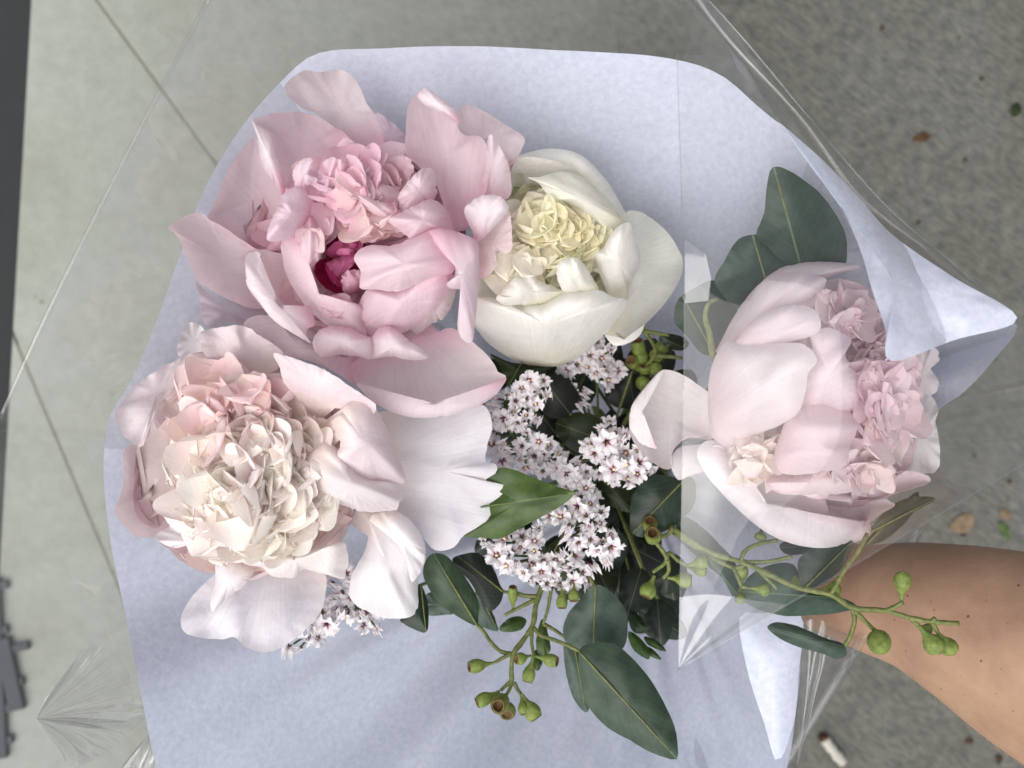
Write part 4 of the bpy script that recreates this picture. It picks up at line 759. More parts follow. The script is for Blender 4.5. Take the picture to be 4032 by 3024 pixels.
# ------------------------------------------------------------------ eucalyptus
def frame(d, up=Vector((0, 0, 1))):
    d = d.normalized(); x = d.cross(up)
    if x.length < 1e-3: x = Vector((1, 0, 0))
    x.normalize(); return d, x, x.cross(d).normalized()
def capsule_mesh(seed):
    rr = random.Random(seed); seg = 14
    prof = [(.10, 0), (.12, .18), (.20, .34), (.40, .50), (.50, .66), (.50, .80), (.42, .93), (.36, 1.0), (.29, 1.0)]
    vs = []; fs = []
    for r, y in prof:
        for k in range(seg):
            a = 2*math.pi*k/seg; q = r*(1+.03*math.sin(3*a+seed)); vs.append(Vector((q*math.cos(a), y, q*math.sin(a))))
    for i in range(len(prof)-1):
        for k in range(seg): fs.append((i*seg+k, (i+1)*seg+k, (i+1)*seg+(k+1) % seg, i*seg+(k+1) % seg))
    o = mesh('seed_capsule', vs, fs, M['capsule']); a = o.data; bpy.data.objects.remove(o)
    vs = [Vector((0, .86, 0))]; fs = []
    for r, y in ((.15, .85), (.25, .90), (.31, 1.002), (.345, 1.008), (.40, .975)):
        for k in range(seg): t = 2*math.pi*k/seg; vs.append(Vector((r*math.cos(t), y, r*math.sin(t))))
    for k in range(seg): fs.append((0, 1+(k+1) % seg, 1+k))
    for i in range(4):
        for k in range(seg): b = 1+i*seg; fs.append((b+k, b+(k+1) % seg, b+seg+(k+1) % seg, b+seg+k))
    o = mesh('mouth', vs, fs, M['cap']); c = o.data; bpy.data.objects.remove(o)
    return a, c
CAPS = [capsule_mesh(i) for i in range(3)]
def bud_mesh(seed):
    seg = 14; vs = []; fs = []
    prof = [(.10, 0), (.12, .18), (.20, .34), (.40, .50), (.50, .66), (.49, .80), (.40, .91), (.22, .97), (.10, 1.02), (.0, 1.04)]
    for r, y in prof:
        for k in range(seg): a = 2*math.pi*k/seg; q = r*(1+.04*math.sin(2*a+seed)); vs.append(Vector((q*math.cos(a), y, q*math.sin(a))))
    for i in range(len(prof)-1):
        for k in range(seg): fs.append((i*seg+k, (i+1)*seg+k, (i+1)*seg+(k+1) % seg, i*seg+(k+1) % seg))
    o = mesh('seed_capsule', vs, fs, M['capsule']); a = o.data; bpy.data.objects.remove(o); return a
BUDS = [bud_mesh(i) for i in range(3)]
def capsule(e, a, b, wd, shut=False):
    """a = stalk end, b = mouth (world points)"""
    d = b-a; L = d.length; y, x, z = frame(d); i = random.randrange(3)
    m = Matrix(((x.x*wd, y.x*L, z.x*wd, a.x), (x.y*wd, y.y*L, z.y*wd, a.y), (x.z*wd, y.z*L, z.z*wd, a.z), (0, 0, 0, 1)))
    o = bpy.data.objects.new('seed_capsule', BUDS[i] if shut else CAPS[i][0]); COL.objects.link(o); attach(o, e); o.matrix_basis = m
    if not shut: c = bpy.data.objects.new('mouth', CAPS[i][1]); COL.objects.link(c); c.parent = o
    return o
def leaf(e, v, pts, base, tip, z0, z1, dome=.004, col=(255, 255, 255), mat='eucalyptus', flute=0, rib=True, curl=0):
    o = patch('leaf', v, pts, base, tip, z0, z1, dome, curl, .0015, .8, M[mat], e, None, n=52, rings=7, color=col, flute=flute)
    if rib:
        b, t = S(v, base), S(v, tip); zz = []
        out = crom([S(v, p) for p in pts], 52); c = area_centroid(out)
        for i in range(9):
            f = i/8*.93; q = (b[0]+(t[0]-b[0])*f, b[1]+(t[1]-b[1])*f)
            s_ = min(1, abs(f-.5)*2); zz.append(W3(q, z0+(z1-z0)*f+dome*(1-s_*s_)+curl*s_**7+.0007))
        tube('midrib', zz, .00055, .0002, M['euc_stem'] if mat == 'eucalyptus' else M['stem'], o, 6, 20)
    return o
def to_bundle(e, start, r, mat='euc_stem', sag=-.01, name='stem'):
    rr = random.Random(start.x*9e4); a = rr.random()*6.28
    low = Vector((G.x+.013*math.cos(a), G.y+.013*math.sin(a), .70)); bot_ = Vector((G.x-.010*math.cos(a), G.y-.010*math.sin(a), .50))
    tube(name, [start, start.lerp(low, .5)+Vector((0, 0, sag)), low, bot_], r*.8, r*1.2, M[mat], e, 8, 26)

e1 = empty('eucalyptus_branch', P(6, 1000, 490, .86), 'eucalyptus branch with round leaves and a dangling seed cluster over the white paper', 'eucalyptus', 'eucalyptus branches')
z = .885
st = lambda e, v, pts, r0=.0011, r1=.0009: tube('stem', [P(v, *p) for p in pts], r0, r1, M['euc_stem'], e, 8, None, .25)
to_bundle(e1, P(6, 1010, 470, .868), .0015)
st(e1, 6, [(1010, 470, .868), (965, 600, .874), (945, 725, .880), (880, 830, .884), (825, 905, .887), (812, 1000, .889), (815, 1075, .890)], .0016, .0011)
for q in ([(812, 905, .887), (750, 938, .889), (708, 962, .890)], [(815, 1070, .890), (745, 1135, .892)], [(815, 1075, .890), (800, 1130, .892), (778, 1165, .893)], [(828, 1085, .890), (850, 1130, .891), (872, 1158, .892)],
          [(940, 750, .881), (938, 840, .884), (950, 918, .886)], [(945, 735, .880), (990, 790, .883), (1060, 815, .886), (1150, 850, .889), (1235, 892, .891)],
          [(808, 907, .887), (740, 890, .885), (680, 830, .882), (640, 770, .880), (600, 730, .878)], [(968, 550, .872), (900, 545, .872), (850, 530, .873)], [(960, 570, .872), (880, 610, .874), (768, 668, .876)], [(960, 560, .87), (860, 540, .866), (760, 520, .858)],
          [(1060, 500, .866), (1040, 620, .866), (1010, 720, .864)], [(1290, 420, .868), (1320, 470, .870), (1335, 520, .872)], [(1010, 720, .864), (1080, 760, .864), (1150, 810, .866)]): st(e1, 6, q, .0010, .0008)
for a, b, wd in (((705, 963), (546, 990), 85), ((935, 918), (838, 945), 75), ((960, 922), (1098, 958), 80), ((948, 920), (910, 1085), 80), ((740, 1138), (596, 1215), 85), ((870, 1158), (895, 1285), 70), ((876, 1158), (968, 1312), 105),
                 ((820, 645), (820, 490), 64), ((1128, 490), (1126, 625), 70), ((1200, 470), (1200, 580), 72)):
    zz = .893 if a[1] > 700 else .873
    capsule(e1, P(6, *a, zz), P(6, *b, zz+.004), wd*.63291*2*HALF*(CAM_H-zz)/4032)
capsule(e1, P(6, 775, 1165, .884), P(6, 728, 1235, .902), .0087); capsule(e1, P(6, 785, 1190, .884), P(6, 785, 1290, .893), .0083)
EU = (255, 255, 255); DK = (225, 235, 215); SV = (255, 255, 255)
leaf(e1, 6, [(1230, 890), (1290, 850), (1380, 837), (1470, 855), (1560, 930), (1640, 1020), (1710, 1120), (1780, 1250), (1830, 1370), (1846, 1470), (1843, 1564), (1760, 1550), (1660, 1512), (1540, 1442), (1430, 1382), (1340, 1300), (1270, 1200), (1240, 1060)], (1230, 890), (1843, 1562), .890, .897, .006, (210, 220, 205))
leaf(e1, 6, [(1330, 478), (1400, 498), (1470, 560), (1522, 640), (1536, 740), (1515, 860), (1440, 920), (1330, 930), (1230, 900), (1180, 865), (1142, 820), (1134, 740), (1168, 650), (1220, 590), (1270, 530)], (1335, 478), (1320, 900), .872, .868, .004, (255, 255, 255))
leaf(e1, 6, [(1150, 840), (1138, 920), (1158, 1060), (1200, 1190), (1270, 1272), (1297, 1240), (1280, 1150), (1300, 1000), (1290, 900)], (1200, 840), (1275, 1270), .862, .858, .003, (255, 255, 255))
leaf(e1, 6, [(263, 380), (290, 308), (350, 278), (420, 308), (500, 400), (570, 500), (612, 600), (606, 670), (600, 732), (540, 712), (440, 652), (358, 592), (298, 502), (268, 440)], (600, 732), (330, 290), .878, .882, .005, (190, 210, 170))
leaf(e1, 6, [(440, 320), (510, 288), (590, 278), (662, 320), (712, 400), (742, 480), (764, 520), (742, 590), (690, 642), (640, 602), (560, 470), (500, 400)], (762, 522), (480, 300), .858, .862, .003, (120, 130, 120))
leaf(e1, 6, [(590, 500), (640, 560), (690, 640), (720, 720), (727, 767), (660, 752), (600, 725), (590, 620)], (610, 520), (725, 765), .855, .850, .002, (255, 255, 255))
leaf(e1, 6, [(215, 500), (250, 478), (286, 570), (297, 670), (282, 772), (200, 752), (118, 702), (160, 660), (205, 600)], (250, 480), (280, 770), .860, .868, .003, (150, 165, 150))
leaf(e1, 6, [(280, 538), (380, 538), (450, 650), (400, 664), (290, 662)], (460, 600), (290, 600), .850, .848, .001, (255, 255, 255), rib=False)
for pts, b, t, c in (([(738, 742), (790, 690), (860, 673), (905, 700), (880, 752), (820, 772), (750, 768)], (905, 690), (742, 760), (255, 255, 255)),
                  ([(975, 760), (1005, 690), (1035, 760), (1055, 880), (1010, 930), (965, 870)], (1005, 690), (1010, 930), (255, 255, 255)), ([(950, 900), (985, 880), (1005, 960), (975, 1015), (948, 980)], (975, 880), (975, 1012), (255, 255, 255)),
                  ([(1540, 768), (1600, 798), (1662, 870), (1668, 942), (1590, 902), (1548, 840)], (1540, 770), (1666, 940), (230, 255, 220)), ([(1620, 850), (1690, 878), (1745, 942), (1690, 930), (1640, 895)], (1620, 850), (1742, 940), (240, 255, 220)),
                  ([(1640, 798), (1720, 828), (1775, 892), (1700, 872), (1650, 840)], (1640, 800), (1772, 890), (200, 220, 200)), ([(1550, 640), (1620, 680), (1652, 770), (1580, 778), (1545, 720)], (1540, 640), (1645, 770), (120, 150, 120))):
    leaf(e1, 6, pts, b, t, .845, .852, .002, c, 'green', rib=False)

e2 = empty('eucalyptus_branch', P(7, 230, 270, .86), 'eucalyptus branch with green seed capsules reaching out over the bare forearm', 'eucalyptus', 'eucalyptus branches')
to_bundle(e2, P(7, 200, 250, .868), .0016)
st(e2, 7, [(200, 250, .868), (330, 340, .874), (450, 405, .878), (600, 450, .884), (760, 520, .890), (920, 595, .896), (1110, 635, .902), (1240, 712, .908), (1420, 728, .912), (1560, 768, .915), (1690, 790, .918), (1842, 802, .920)], .0015, .0010)
st(e2, 7, [(220, 280, .866), (400, 400, .874), (555, 482, .880), (620, 470, .884)], .0014, .0012)
for q in ([(1430, 728, .912), (1490, 700, .914), (1525, 678, .915)], [(1248, 725, .908), (1320, 800, .911), (1388, 862, .913)], [(1238, 715, .908), (1248, 790, .907), (1225, 870, .906), (1195, 925, .905)],
          [(1115, 635, .902), (1190, 500, .902), (1270, 390, .900), (1320, 290, .897)], [(602, 450, .884), (625, 390, .883), (700, 350, .882), (810, 328, .880)], [(602, 450, .884), (740, 452, .886), (895, 420, .888)],
          [(560, 480, .881), (605, 590, .884)], [(700, 495, .886), (810, 605, .888)], [(1560, 768, .915), (1612, 812, .916)], [(1690, 790, .918), (1705, 770, .919)], [(1690, 795, .918), (1720, 850, .918)], [(605, 590, .884), (660, 600, .885)],
          [(215, 255, .870), (180, 300, .872), (110, 310, .874)], [(120, 340, .876), (180, 440, .878), (100, 510, .878)], [(180, 440, .878), (195, 400, .876), (240, 440, .876), (300, 475, .876)], [(185, 440, .878), (192, 500, .878), (160, 545, .878)]): st(e2, 7, q, .0011, .0009)
for a, b, wd, zz in (((1515, 680), (1523, 508), 92, .914), ((1615, 815), (1735, 968), 112, .916), ((1712, 840), (1815, 975), 100, .914), ((1600, 815), (1690, 845), 70, .908), ((655, 600), (770, 612), 76, .885), ((606, 600), (605, 470), 78, .878), ((600, 600), (600, 690), 66, .880),
                 ((290, 475), (415, 445), 74, .876), ((290, 478), (405, 510), 66, .870), ((185, 540), (322, 558), 88, .877), ((110, 530), (58, 650), 92, .876), ((720, 260), (712, 330), 66, .866), ((1060, 605), (1170, 605), 90, .896), ((880, 570), (930, 560), 66, .888)):
    capsule(e2, P(7, *a, zz), P(7, *b, zz+.003), wd*.69259*2*HALF*(CAM_H-zz)/4032, a[0] > 420)
capsule(e2, P(7, 1378, 850, .904), P(7, 1392, 930, .922), .0100, True)
capsule(e2, P(7, 112, 345, .862), P(7, 100, 285, .884), .0082); capsule(e2, P(7, 90, 300, .862), P(7, 82, 215, .874), .0075)
leaf(e2, 7, [(752, 820), (800, 794), (900, 808), (1000, 848), (1100, 890), (1185, 918), (1202, 980), (1150, 1003), (1050, 968), (950, 942), (850, 902), (780, 856)], (1195, 935), (760, 820), .903, .900, .005, (255, 255, 255), rib=False)
leaf(e2, 7, [(600, 640), (640, 540), (760, 470), (900, 465), (960, 580), (1060, 630), (1150, 645), (1262, 702), (1150, 742), (1000, 754), (850, 758), (700, 722), (625, 680)], (1200, 660), (620, 620), .880, .875, .004, (225, 240, 235), rib=False)
leaf(e2, 7, [(930, 440), (1000, 380), (1100, 350), (1235, 330), (1225, 400), (1172, 492), (1082, 572), (962, 612), (934, 540)], (960, 605), (1230, 340), .882, .884, .003, (150, 165, 150))
leaf(e2, 7, [(225, 190), (300, 198), (400, 268), (480, 350), (562, 440), (604, 560), (562, 652), (500, 545), (420, 482), (330, 402), (258, 322)], (230, 200), (585, 640), .862, .866, .003, (220, 235, 230), rib=False)
leaf(e2, 7, [(825, 350), (900, 330), (1040, 365), (960, 405), (880, 412), (835, 390)], (1080, 360), (830, 370), .868, .870, .002, (120, 135, 120), rib=False)
leaf(e2, 4, [(1040, 1600), (1100, 1530), (1180, 1450), (1252, 1385), (1262, 1410), (1240, 1470), (1190, 1530), (1110, 1590)], (1050, 1600), (1250, 1390), .872, .868, .002, (130, 165, 150))
leaf(e2, 4, [(1062, 1545), (1110, 1480), (1170, 1430), (1250, 1405), (1332, 1414), (1252, 1462), (1150, 1512), (1090, 1550)], (1065, 1550), (1330, 1415), .880, .876, .002, (200, 190, 170))
leaf(e2, 5, [(1328, 1120), (1338, 1000), (1400, 900), (1480, 858), (1620, 876), (1700, 878), (1722, 960), (1702, 1050), (1642, 1122), (1562, 1182), (1480, 1212), (1400, 1232), (1340, 1202)], (1640, 900), (1350, 1200), .866, .868, .004, (150, 168, 152))

e3 = empty('eucalyptus_branch', P(4, 560, 760, .82), 'eucalyptus branch with big dark rounded leaves behind the blush peony', 'eucalyptus', 'eucalyptus branches')
to_bundle(e3, P(4, 560, 760, .845), .0016)
st(e3, 4, [(560, 760, .845), (640, 600, .860), (720, 500, .868), (780, 450, .872)], .0016, .001)
st(e3, 4, [(560, 760, .845), (600, 650, .856), (680, 470, .862)], .0012, .001); st(e3, 4, [(555, 770, .843), (500, 740, .85), (420, 780, .85)], .0012, .001)
leaf(e3, 4, [(598, 340), (630, 250), (641, 150), (655, 75), (682, 56), (740, 78), (800, 118), (862, 170), (922, 250), (962, 330), (970, 400), (956, 470), (880, 470), (770, 470), (700, 440), (650, 390)], (780, 460), (672, 64), .892, .915, .004, (175, 195, 175))
leaf(e3, 4, [(428, 522), (470, 440), (520, 360), (580, 336), (640, 350), (700, 420), (740, 470), (660, 560), (580, 640), (510, 630), (470, 590)], (660, 600), (585, 340), .886, .900, .004, (170, 195, 185))
leaf(e3, 4, [(263, 660), (280, 600), (340, 558), (430, 523), (520, 600), (500, 720), (430, 810), (380, 824), (310, 744), (270, 702)], (420, 810), (300, 590), .872, .884, .004, (170, 190, 180))

e4 = empty('eucalyptus_branch', P(5, 1450, 250, .80), 'dark berry-bearing eucalyptus sprig deep in shade below the white peony', 'eucalyptus', 'eucalyptus branches')
to_bundle(e4, P(5, 1420, 330, .812), .0014)
for q in ([(1420, 330, .812), (1400, 250, .825), (1480, 130, .835), (1410, 0, .842), (1380, -40, .842)], [(1400, 250, .825), (1330, 200, .83)], [(1480, 150, .834), (1640, 165, .838)], [(1410, 5, .842), (1560, 30, .842)]): st(e4, 5, q, .0012, .001)
for a, b in (((1400, 240), (1370, 60)), ((1470, 200), (1490, 130)), ((1440, 190), (1380, 150)), ((1430, 280), (1410, 200)), ((1460, 280), (1480, 200)), ((1500, 160), (1525, 80)), ((1440, 300), (1390, 320)), ((1390, 220), (1330, 180))):
    capsule(e4, P(5, *a, .820), P(5, *b, .830), .0080, a[0] > 1435)
leaf(e4, 5, [(1500, 40), (1560, 20), (1640, 40), (1680, 80), (1640, 120), (1560, 110), (1520, 80)], (1660, 110), (1500, 40), .836, .84, .002, (110, 130, 110), rib=False)
# foliage filling the throat of the bouquet, its shade put into darkened leaf colours, each leaf on its own stalk of this branch
e5 = empty('eucalyptus_branch', P(5, 1150, 800, .78), 'shadowed leafy greenery deep between the statice sprigs', 'eucalyptus', 'eucalyptus branches')
to_bundle(e5, P(5, 1150, 800, .79), .0018)
rr_ = random.Random(12)
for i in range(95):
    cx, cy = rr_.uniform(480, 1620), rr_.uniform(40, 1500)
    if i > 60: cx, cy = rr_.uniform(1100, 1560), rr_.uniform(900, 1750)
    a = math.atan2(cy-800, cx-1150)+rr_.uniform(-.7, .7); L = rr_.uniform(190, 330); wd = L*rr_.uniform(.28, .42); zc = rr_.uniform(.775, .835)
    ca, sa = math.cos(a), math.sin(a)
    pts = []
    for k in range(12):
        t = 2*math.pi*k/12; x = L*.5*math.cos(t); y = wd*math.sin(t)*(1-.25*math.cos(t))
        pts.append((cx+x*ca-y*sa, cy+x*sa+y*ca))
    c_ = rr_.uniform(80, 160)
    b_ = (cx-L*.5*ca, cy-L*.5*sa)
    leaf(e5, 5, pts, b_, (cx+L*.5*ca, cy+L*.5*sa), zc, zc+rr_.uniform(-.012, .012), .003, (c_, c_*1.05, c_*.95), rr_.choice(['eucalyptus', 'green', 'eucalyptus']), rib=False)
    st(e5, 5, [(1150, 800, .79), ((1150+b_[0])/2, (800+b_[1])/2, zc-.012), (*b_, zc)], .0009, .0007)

# the two serrated peony leaves, on their flowers' stems
leaf(pB, 5, [(333, 1226), (400, 1180), (480, 1080), (490, 1030), (560, 930), (450, 890), (540, 820), (640, 828), (760, 878), (900, 930), (1004, 966), (920, 1042), (800, 1112), (700, 1162), (560, 1237), (450, 1232)], (380, 1060), (1000, 966), .884, .893, .003, (255, 255, 255), 'green', .0008)
tube('stem', [P(5, 385, 1060, .884), P(5, 300, 980, .86), cB+Vector((.004, 0, -.03))], .0012, .0014, M['stem'], pB)
leaf(pC, 5, [(495, 138), (620, 190), (760, 200), (885, 205), (830, 242), (740, 282), (610, 327), (588, 290), (545, 200)], (760, 60), (612, 322), .846, .856, .003, (150, 160, 150), 'green')

# ------------------------------------------------------------------ statice
def statice_mat():
    m, n, l, bs, out = newmat('statice_floret')
    uvn = N(n, 'ShaderNodeUVMap'); sep = N(n, 'ShaderNodeSeparateXYZ'); l.new(uvn.outputs[0], sep.inputs[0])
    nz = N(n, 'ShaderNodeTexNoise'); nz.noise_dimensions = '2D'; nz.inputs['Scale'].default_value = 9; mp = N(n, 'ShaderNodeMapping'); mp.inputs['Scale'].default_value = (.35, 5, 1)
    l.new(uvn.outputs[0], mp.inputs[0]); l.new(mp.outputs[0], nz.inputs['Vector'])
    # magenta throat whose streaks run up each lobe
    pk = N(n, 'ShaderNodeMath', operation='MULTIPLY'); l.new(sep.outputs[1], pk.inputs[0]); pk.inputs[1].default_value = 5
    pp = N(n, 'ShaderNodeMath', operation='PINGPONG'); l.new(pk.outputs[0], pp.inputs[0]); pp.inputs[1].default_value = .5
    ad = N(n, 'ShaderNodeMath', operation='MULTIPLY_ADD'); l.new(pp.outputs[0], ad.inputs[0]); ad.inputs[1].default_value = .55; l.new(sep.outputs[0], ad.inputs[2])
    a2 = N(n, 'ShaderNodeMath', operation='MULTIPLY_ADD'); l.new(nz.outputs[0], a2.inputs[0]); a2.inputs[1].default_value = .16; l.new(ad.outputs[0], a2.inputs[2])
    rp = ramp(n, [(.24, lin((104, 16, 44))), (.38, lin((166, 72, 108))), (.52, lin((226, 214, 220))), (.8, lin((240, 236, 238)))]); l.new(a2.outputs[0], rp.inputs[0])
    l.new(rp.outputs[0], bs.inputs['Base Color']); bs.inputs['Roughness'].default_value = .6
    tr = N(n, 'ShaderNodeBsdfTranslucent'); l.new(rp.outputs[0], tr.inputs[0]); mx = N(n, 'ShaderNodeMixShader'); mx.inputs[0].default_value = .3
    l.new(bs.outputs[0], mx.inputs[1]); l.new(tr.outputs[0], mx.inputs[2]); l.new(mx.outputs[0], out.inputs[0])
    return m
M['statice'] = statice_mat(); M['eye'] = plain('statice_eye', (226, 206, 150), (240, 226, 186), 300, .7)
M['statice_stem'] = plain('statice_stem', (66, 84, 40), (90, 104, 54), 300)
def floret_mesh(seed):
    """papery funnel with five crimped lobes; radius 1, opening along +Z"""
    rr = random.Random(seed); nt_, nr = 50, 7; vs = []; uv = []; fs = []
    pj = [rr.uniform(-.17, .17) for _ in range(nt_)]; op = rr.uniform(.8, 1.15)
    for k in range(nr):
        f = k/(nr-1)
        for i in range(nt_):
            a = 2*math.pi*i/nt_; lobe = .90+.10*abs(math.cos(2.5*a))**.4
            r = (.10+.90*f**1.15*lobe*op)*(1+(pj[i]*f**3))
            z_ = .75*f**.7-.30*f**3+.20*f*f*math.sin(3*a+seed)+.22*f*f*math.sin(8*a+seed*2)+.10*f**3*math.sin(19*a+seed*3)+rr.uniform(-.05, .05)*f
            vs.append(Vector((r*math.cos(a), r*math.sin(a), z_))); uv.append((f, i/nt_))
    for k in range(nr-1):
        for i in range(nt_): j = (i+1) % nt_; fs.append((k*nt_+i, k*nt_+j, (k+1)*nt_+j, (k+1)*nt_+i))
    o = mesh('floret', vs, fs, M['statice'], None, uv); me = o.data; bpy.data.objects.remove(o); return me
FL = [floret_mesh(i) for i in range(6)]
vs_, fs_ = [], []
for i in range(5):
    for k in range(8): a = 2*math.pi*k/8; r_ = [.05, .10, .13, .10, .01][i]; vs_.append(Vector((r_*math.cos(a), r_*math.sin(a), [.0, .12, .3, .42, .46][i])))
for i in range(4):
    for k in range(8): fs_.append((i*8+k, i*8+(k+1) % 8, (i+1)*8+(k+1) % 8, (i+1)*8+k))
eo = mesh('eye', vs_, fs_, M['eye']); EYE = eo.data; bpy.data.objects.remove(eo)
def floret(e, p, nrm, r, rr, shut=False):
    z_, x, y = frame(nrm, Vector((rr.uniform(-1, 1), rr.uniform(-1, 1), .3)))
    m = Matrix(((x.x*r, y.x*r, z_.x*r, p.x), (x.y*r, y.y*r, z_.y*r, p.y), (x.z*r, y.z*r, z_.z*r, p.z), (0, 0, 0, 1)))
    if shut: m = m @ Matrix.Diagonal((.5, .6, 1.7, 1))
    if m.determinant() < 0: m = m @ Matrix.Diagonal((-1, 1, 1, 1))
    o = bpy.data.objects.new('floret', rr.choice(FL)); COL.objects.link(o); attach(o, e); o.matrix_basis = m
    if rr.random() < .55:
        c = bpy.data.objects.new('eye', EYE); COL.objects.link(c); c.parent = o
def inside(p, poly):
    r = False; n = len(poly)
    for i in range(n):
        x0, y0 = poly[i]; x1, y1 = poly[(i+1) % n]
        if (y0 > p[1]) != (y1 > p[1]) and p[0] < (x1-x0)*(p[1]-y0)/(y1-y0)+x0: r = not r
    return r
def sprig(label, v, polys, z, dome, gap, seed, rad=.0054, z2=None):
    rr = random.Random(seed); allp = [p for q in polys for p in q]; c = (sum(p[0] for p in allp)/len(allp), sum(p[1] for p in allp)/len(allp))
    e = empty('statice_sprig', P(v, *c, z-.02), label, 'statice', 'statice sprigs')
    node = P(v, *c, z-.018); to_bundle(e, node, .0012, 'statice_stem')
    for poly in polys:
        x0, x1 = min(p[0] for p in poly), max(p[0] for p in poly); y0, y1 = min(p[1] for p in poly), max(p[1] for p in poly)
        pc = area_centroid(poly); R0 = max(math.hypot(p[0]-pc[0], p[1]-pc[1]) for p in poly); got = []
        for _ in range(1500):
            q = (rr.uniform(x0, x1), rr.uniform(y0, y1))
            if inside(q, poly) and all(math.hypot(q[0]-o[0], q[1]-o[1]) > gap for o in got): got.append(q)
        hub = P(v, *pc, z-.008); tube('stem', [node, hub], .0008, .0007, M['statice_stem'], e, 6, 5)
        for q in got:
            d = min(1, math.hypot(q[0]-pc[0], q[1]-pc[1])/R0)
            p = P(v, *q, z+dome*(1-d*d)+rr.uniform(-.005, .004)); 
            nrm = Vector(((q[0]-pc[0])/R0*.8, -(q[1]-pc[1])/R0*.8, .9))+Vector((rr.uniform(-.8, .8), rr.uniform(-.8, .8), 0))
            tube('stalk', [hub-Vector((0, 0, .004)), p], .0005, .0006, M['statice_stem'], e, 5, 4)
            floret(e, p-nrm.normalized()*.002, nrm, rad*rr.uniform(.72, 1.2), rr, rr.random() < .30)
    return e
sprig('white statice sprig tucked under the big pink peony petal rim', 5, [[(450, 420), (560, 370), (640, 330), (740, 290), (860, 300), (860, 380), (790, 440), (780, 560), (700, 570), (600, 540), (500, 540)]], .858, .008, 60, 1)
sprig('white statice sprig between the silvery petal and the serrated green leaf', 5, [[(520, 570), (640, 580), (760, 620), (880, 650), (930, 740), (890, 830), (800, 870), (680, 830), (560, 800), (490, 740), (510, 650)]], .858, .008, 60, 2)
sprig('slim white statice sprig beside the tip of the serrated green leaf', 5, [[(900, 810), (980, 820), (1020, 900), (1100, 950), (1120, 1010), (1060, 1020), (1000, 960), (900, 900)]], .866, .006, 60, 3)
sprig('white statice sprig with pink throats just below the serrated leaf tip', 5, [[(850, 1100), (960, 1050), (1000, 990), (1100, 1010), (1170, 1090), (1250, 1170), (1250, 1260), (1210, 1360), (1120, 1370), (1060, 1290), (960, 1230), (950, 1160)]], .874, .010, 60, 4)
sprig('broad white statice sprig hanging over the white paper and round leaves', 5, [[(440, 1240), (560, 1240), (640, 1190), (760, 1160), (830, 1200), (800, 1300), (880, 1290), (960, 1290), (1060, 1340), (1130, 1410), (1080, 1510), (960, 1520), (840, 1520), (730, 1470), (600, 1410), (500, 1330)]], .868, .010, 60, 5)
sprig('white statice sprig beside the loose curled petal of the blush peony', 5, [[(1150, 520), (1210, 500), (1230, 560), (1310, 580), (1340, 680), (1400, 740), (1460, 800), (1400, 860), (1330, 930), (1220, 920), (1180, 860), (1080, 870), (1030, 790), (1060, 700), (1140, 640)]], .862, .010, 60, 6)
sprig('shaded white statice sprig below the white globe peony', 5, [[(900, 190), (1000, 150), (1080, 80), (1180, 50), (1230, 100), (1180, 170), (1260, 230), (1190, 310), (1080, 260), (930, 240)], [(930, 340), (1020, 320), (1100, 380), (1030, 440), (940, 420)]], .828, .006, 60, 7)
sprig('white statice sprig peeping out under the cream and blush peony', 2, [[(1050, 1290), (1180, 1220), (1190, 1330), (1180, 1400), (1300, 1450), (1300, 1510), (1180, 1500), (1090, 1420)], [(1030, 1420), (1120, 1440), (1080, 1530), (980, 1590), (880, 1630), (840, 1600), (940, 1530)]], .862, .006, 48, 8)

# ------------------------------------------------------------------ the arm
M['skin'] = None
def skin_mat():
    m, n, l, bs, out = newmat('skin'); geo = N(n, 'ShaderNodeNewGeometry')
    nz = N(n, 'ShaderNodeTexNoise'); nz.inputs['Scale'].default_value = 38; nz.inputs['Detail'].default_value = 9; nz.inputs['Roughness'].default_value = .68; l.new(geo.outputs['Position'], nz.inputs['Vector'])
    rp = ramp(n, [(.3, lin((152, 120, 98))), (.7, lin((180, 147, 122)))]); l.new(nz.outputs[0], rp.inputs[0]); col = rp.outputs[0]
    for sc_, thr, c_ in ((55, .060, (128, 74, 48)), (120, .05, (170, 112, 84))):      # moles and freckles
        vo = N(n, 'ShaderNodeTexVoronoi'); vo.inputs['Scale'].default_value = sc_; l.new(geo.outputs['Position'], vo.inputs['Vector'])
        sel = N(n, 'ShaderNodeSeparateXYZ'); l.new(vo.outputs['Color'], sel.inputs[0])
        g_ = N(n, 'ShaderNodeMath', operation='GREATER_THAN'); l.new(sel.outputs[0], g_.inputs[0]); g_.inputs[1].default_value = .72
        vr = ramp(n, [(thr, (1, 1, 1)), (thr*2.1, (0, 0, 0))]); l.new(vo.outputs['Distance'], vr.inputs[0])
        f = N(n, 'ShaderNodeMath', operation='MULTIPLY'); l.new(vr.outputs[0], f.inputs[0]); l.new(g_.outputs[0], f.inputs[1])
        col = mixc(n, l, f.outputs[0], col, lin(c_))
    l.new(col, bs.inputs['Base Color']); bs.inputs['Roughness'].default_value = .5; bs.inputs['Specular IOR Level'].default_value = .35
    bs.inputs['Subsurface Weight'].default_value = .25; bs.inputs['Subsurface Radius'].default_value = (.01, .004, .002); bs.inputs['Subsurface Scale'].default_value = .6
    fn = N(n, 'ShaderNodeTexNoise'); fn.inputs['Scale'].default_value = 700; fn.inputs['Detail'].default_value = 3; l.new(geo.outputs['Position'], fn.inputs['Vector'])
    bp = N(n, 'ShaderNodeBump'); bp.inputs['Strength'].default_value = .16; bp.inputs['Distance'].default_value = .0006; l.new(fn.outputs[0], bp.inputs['Height']); l.new(bp.outputs[0], bs.inputs['Normal'])
    return m
M['skin'] = skin_mat()
vs, fs = [], []
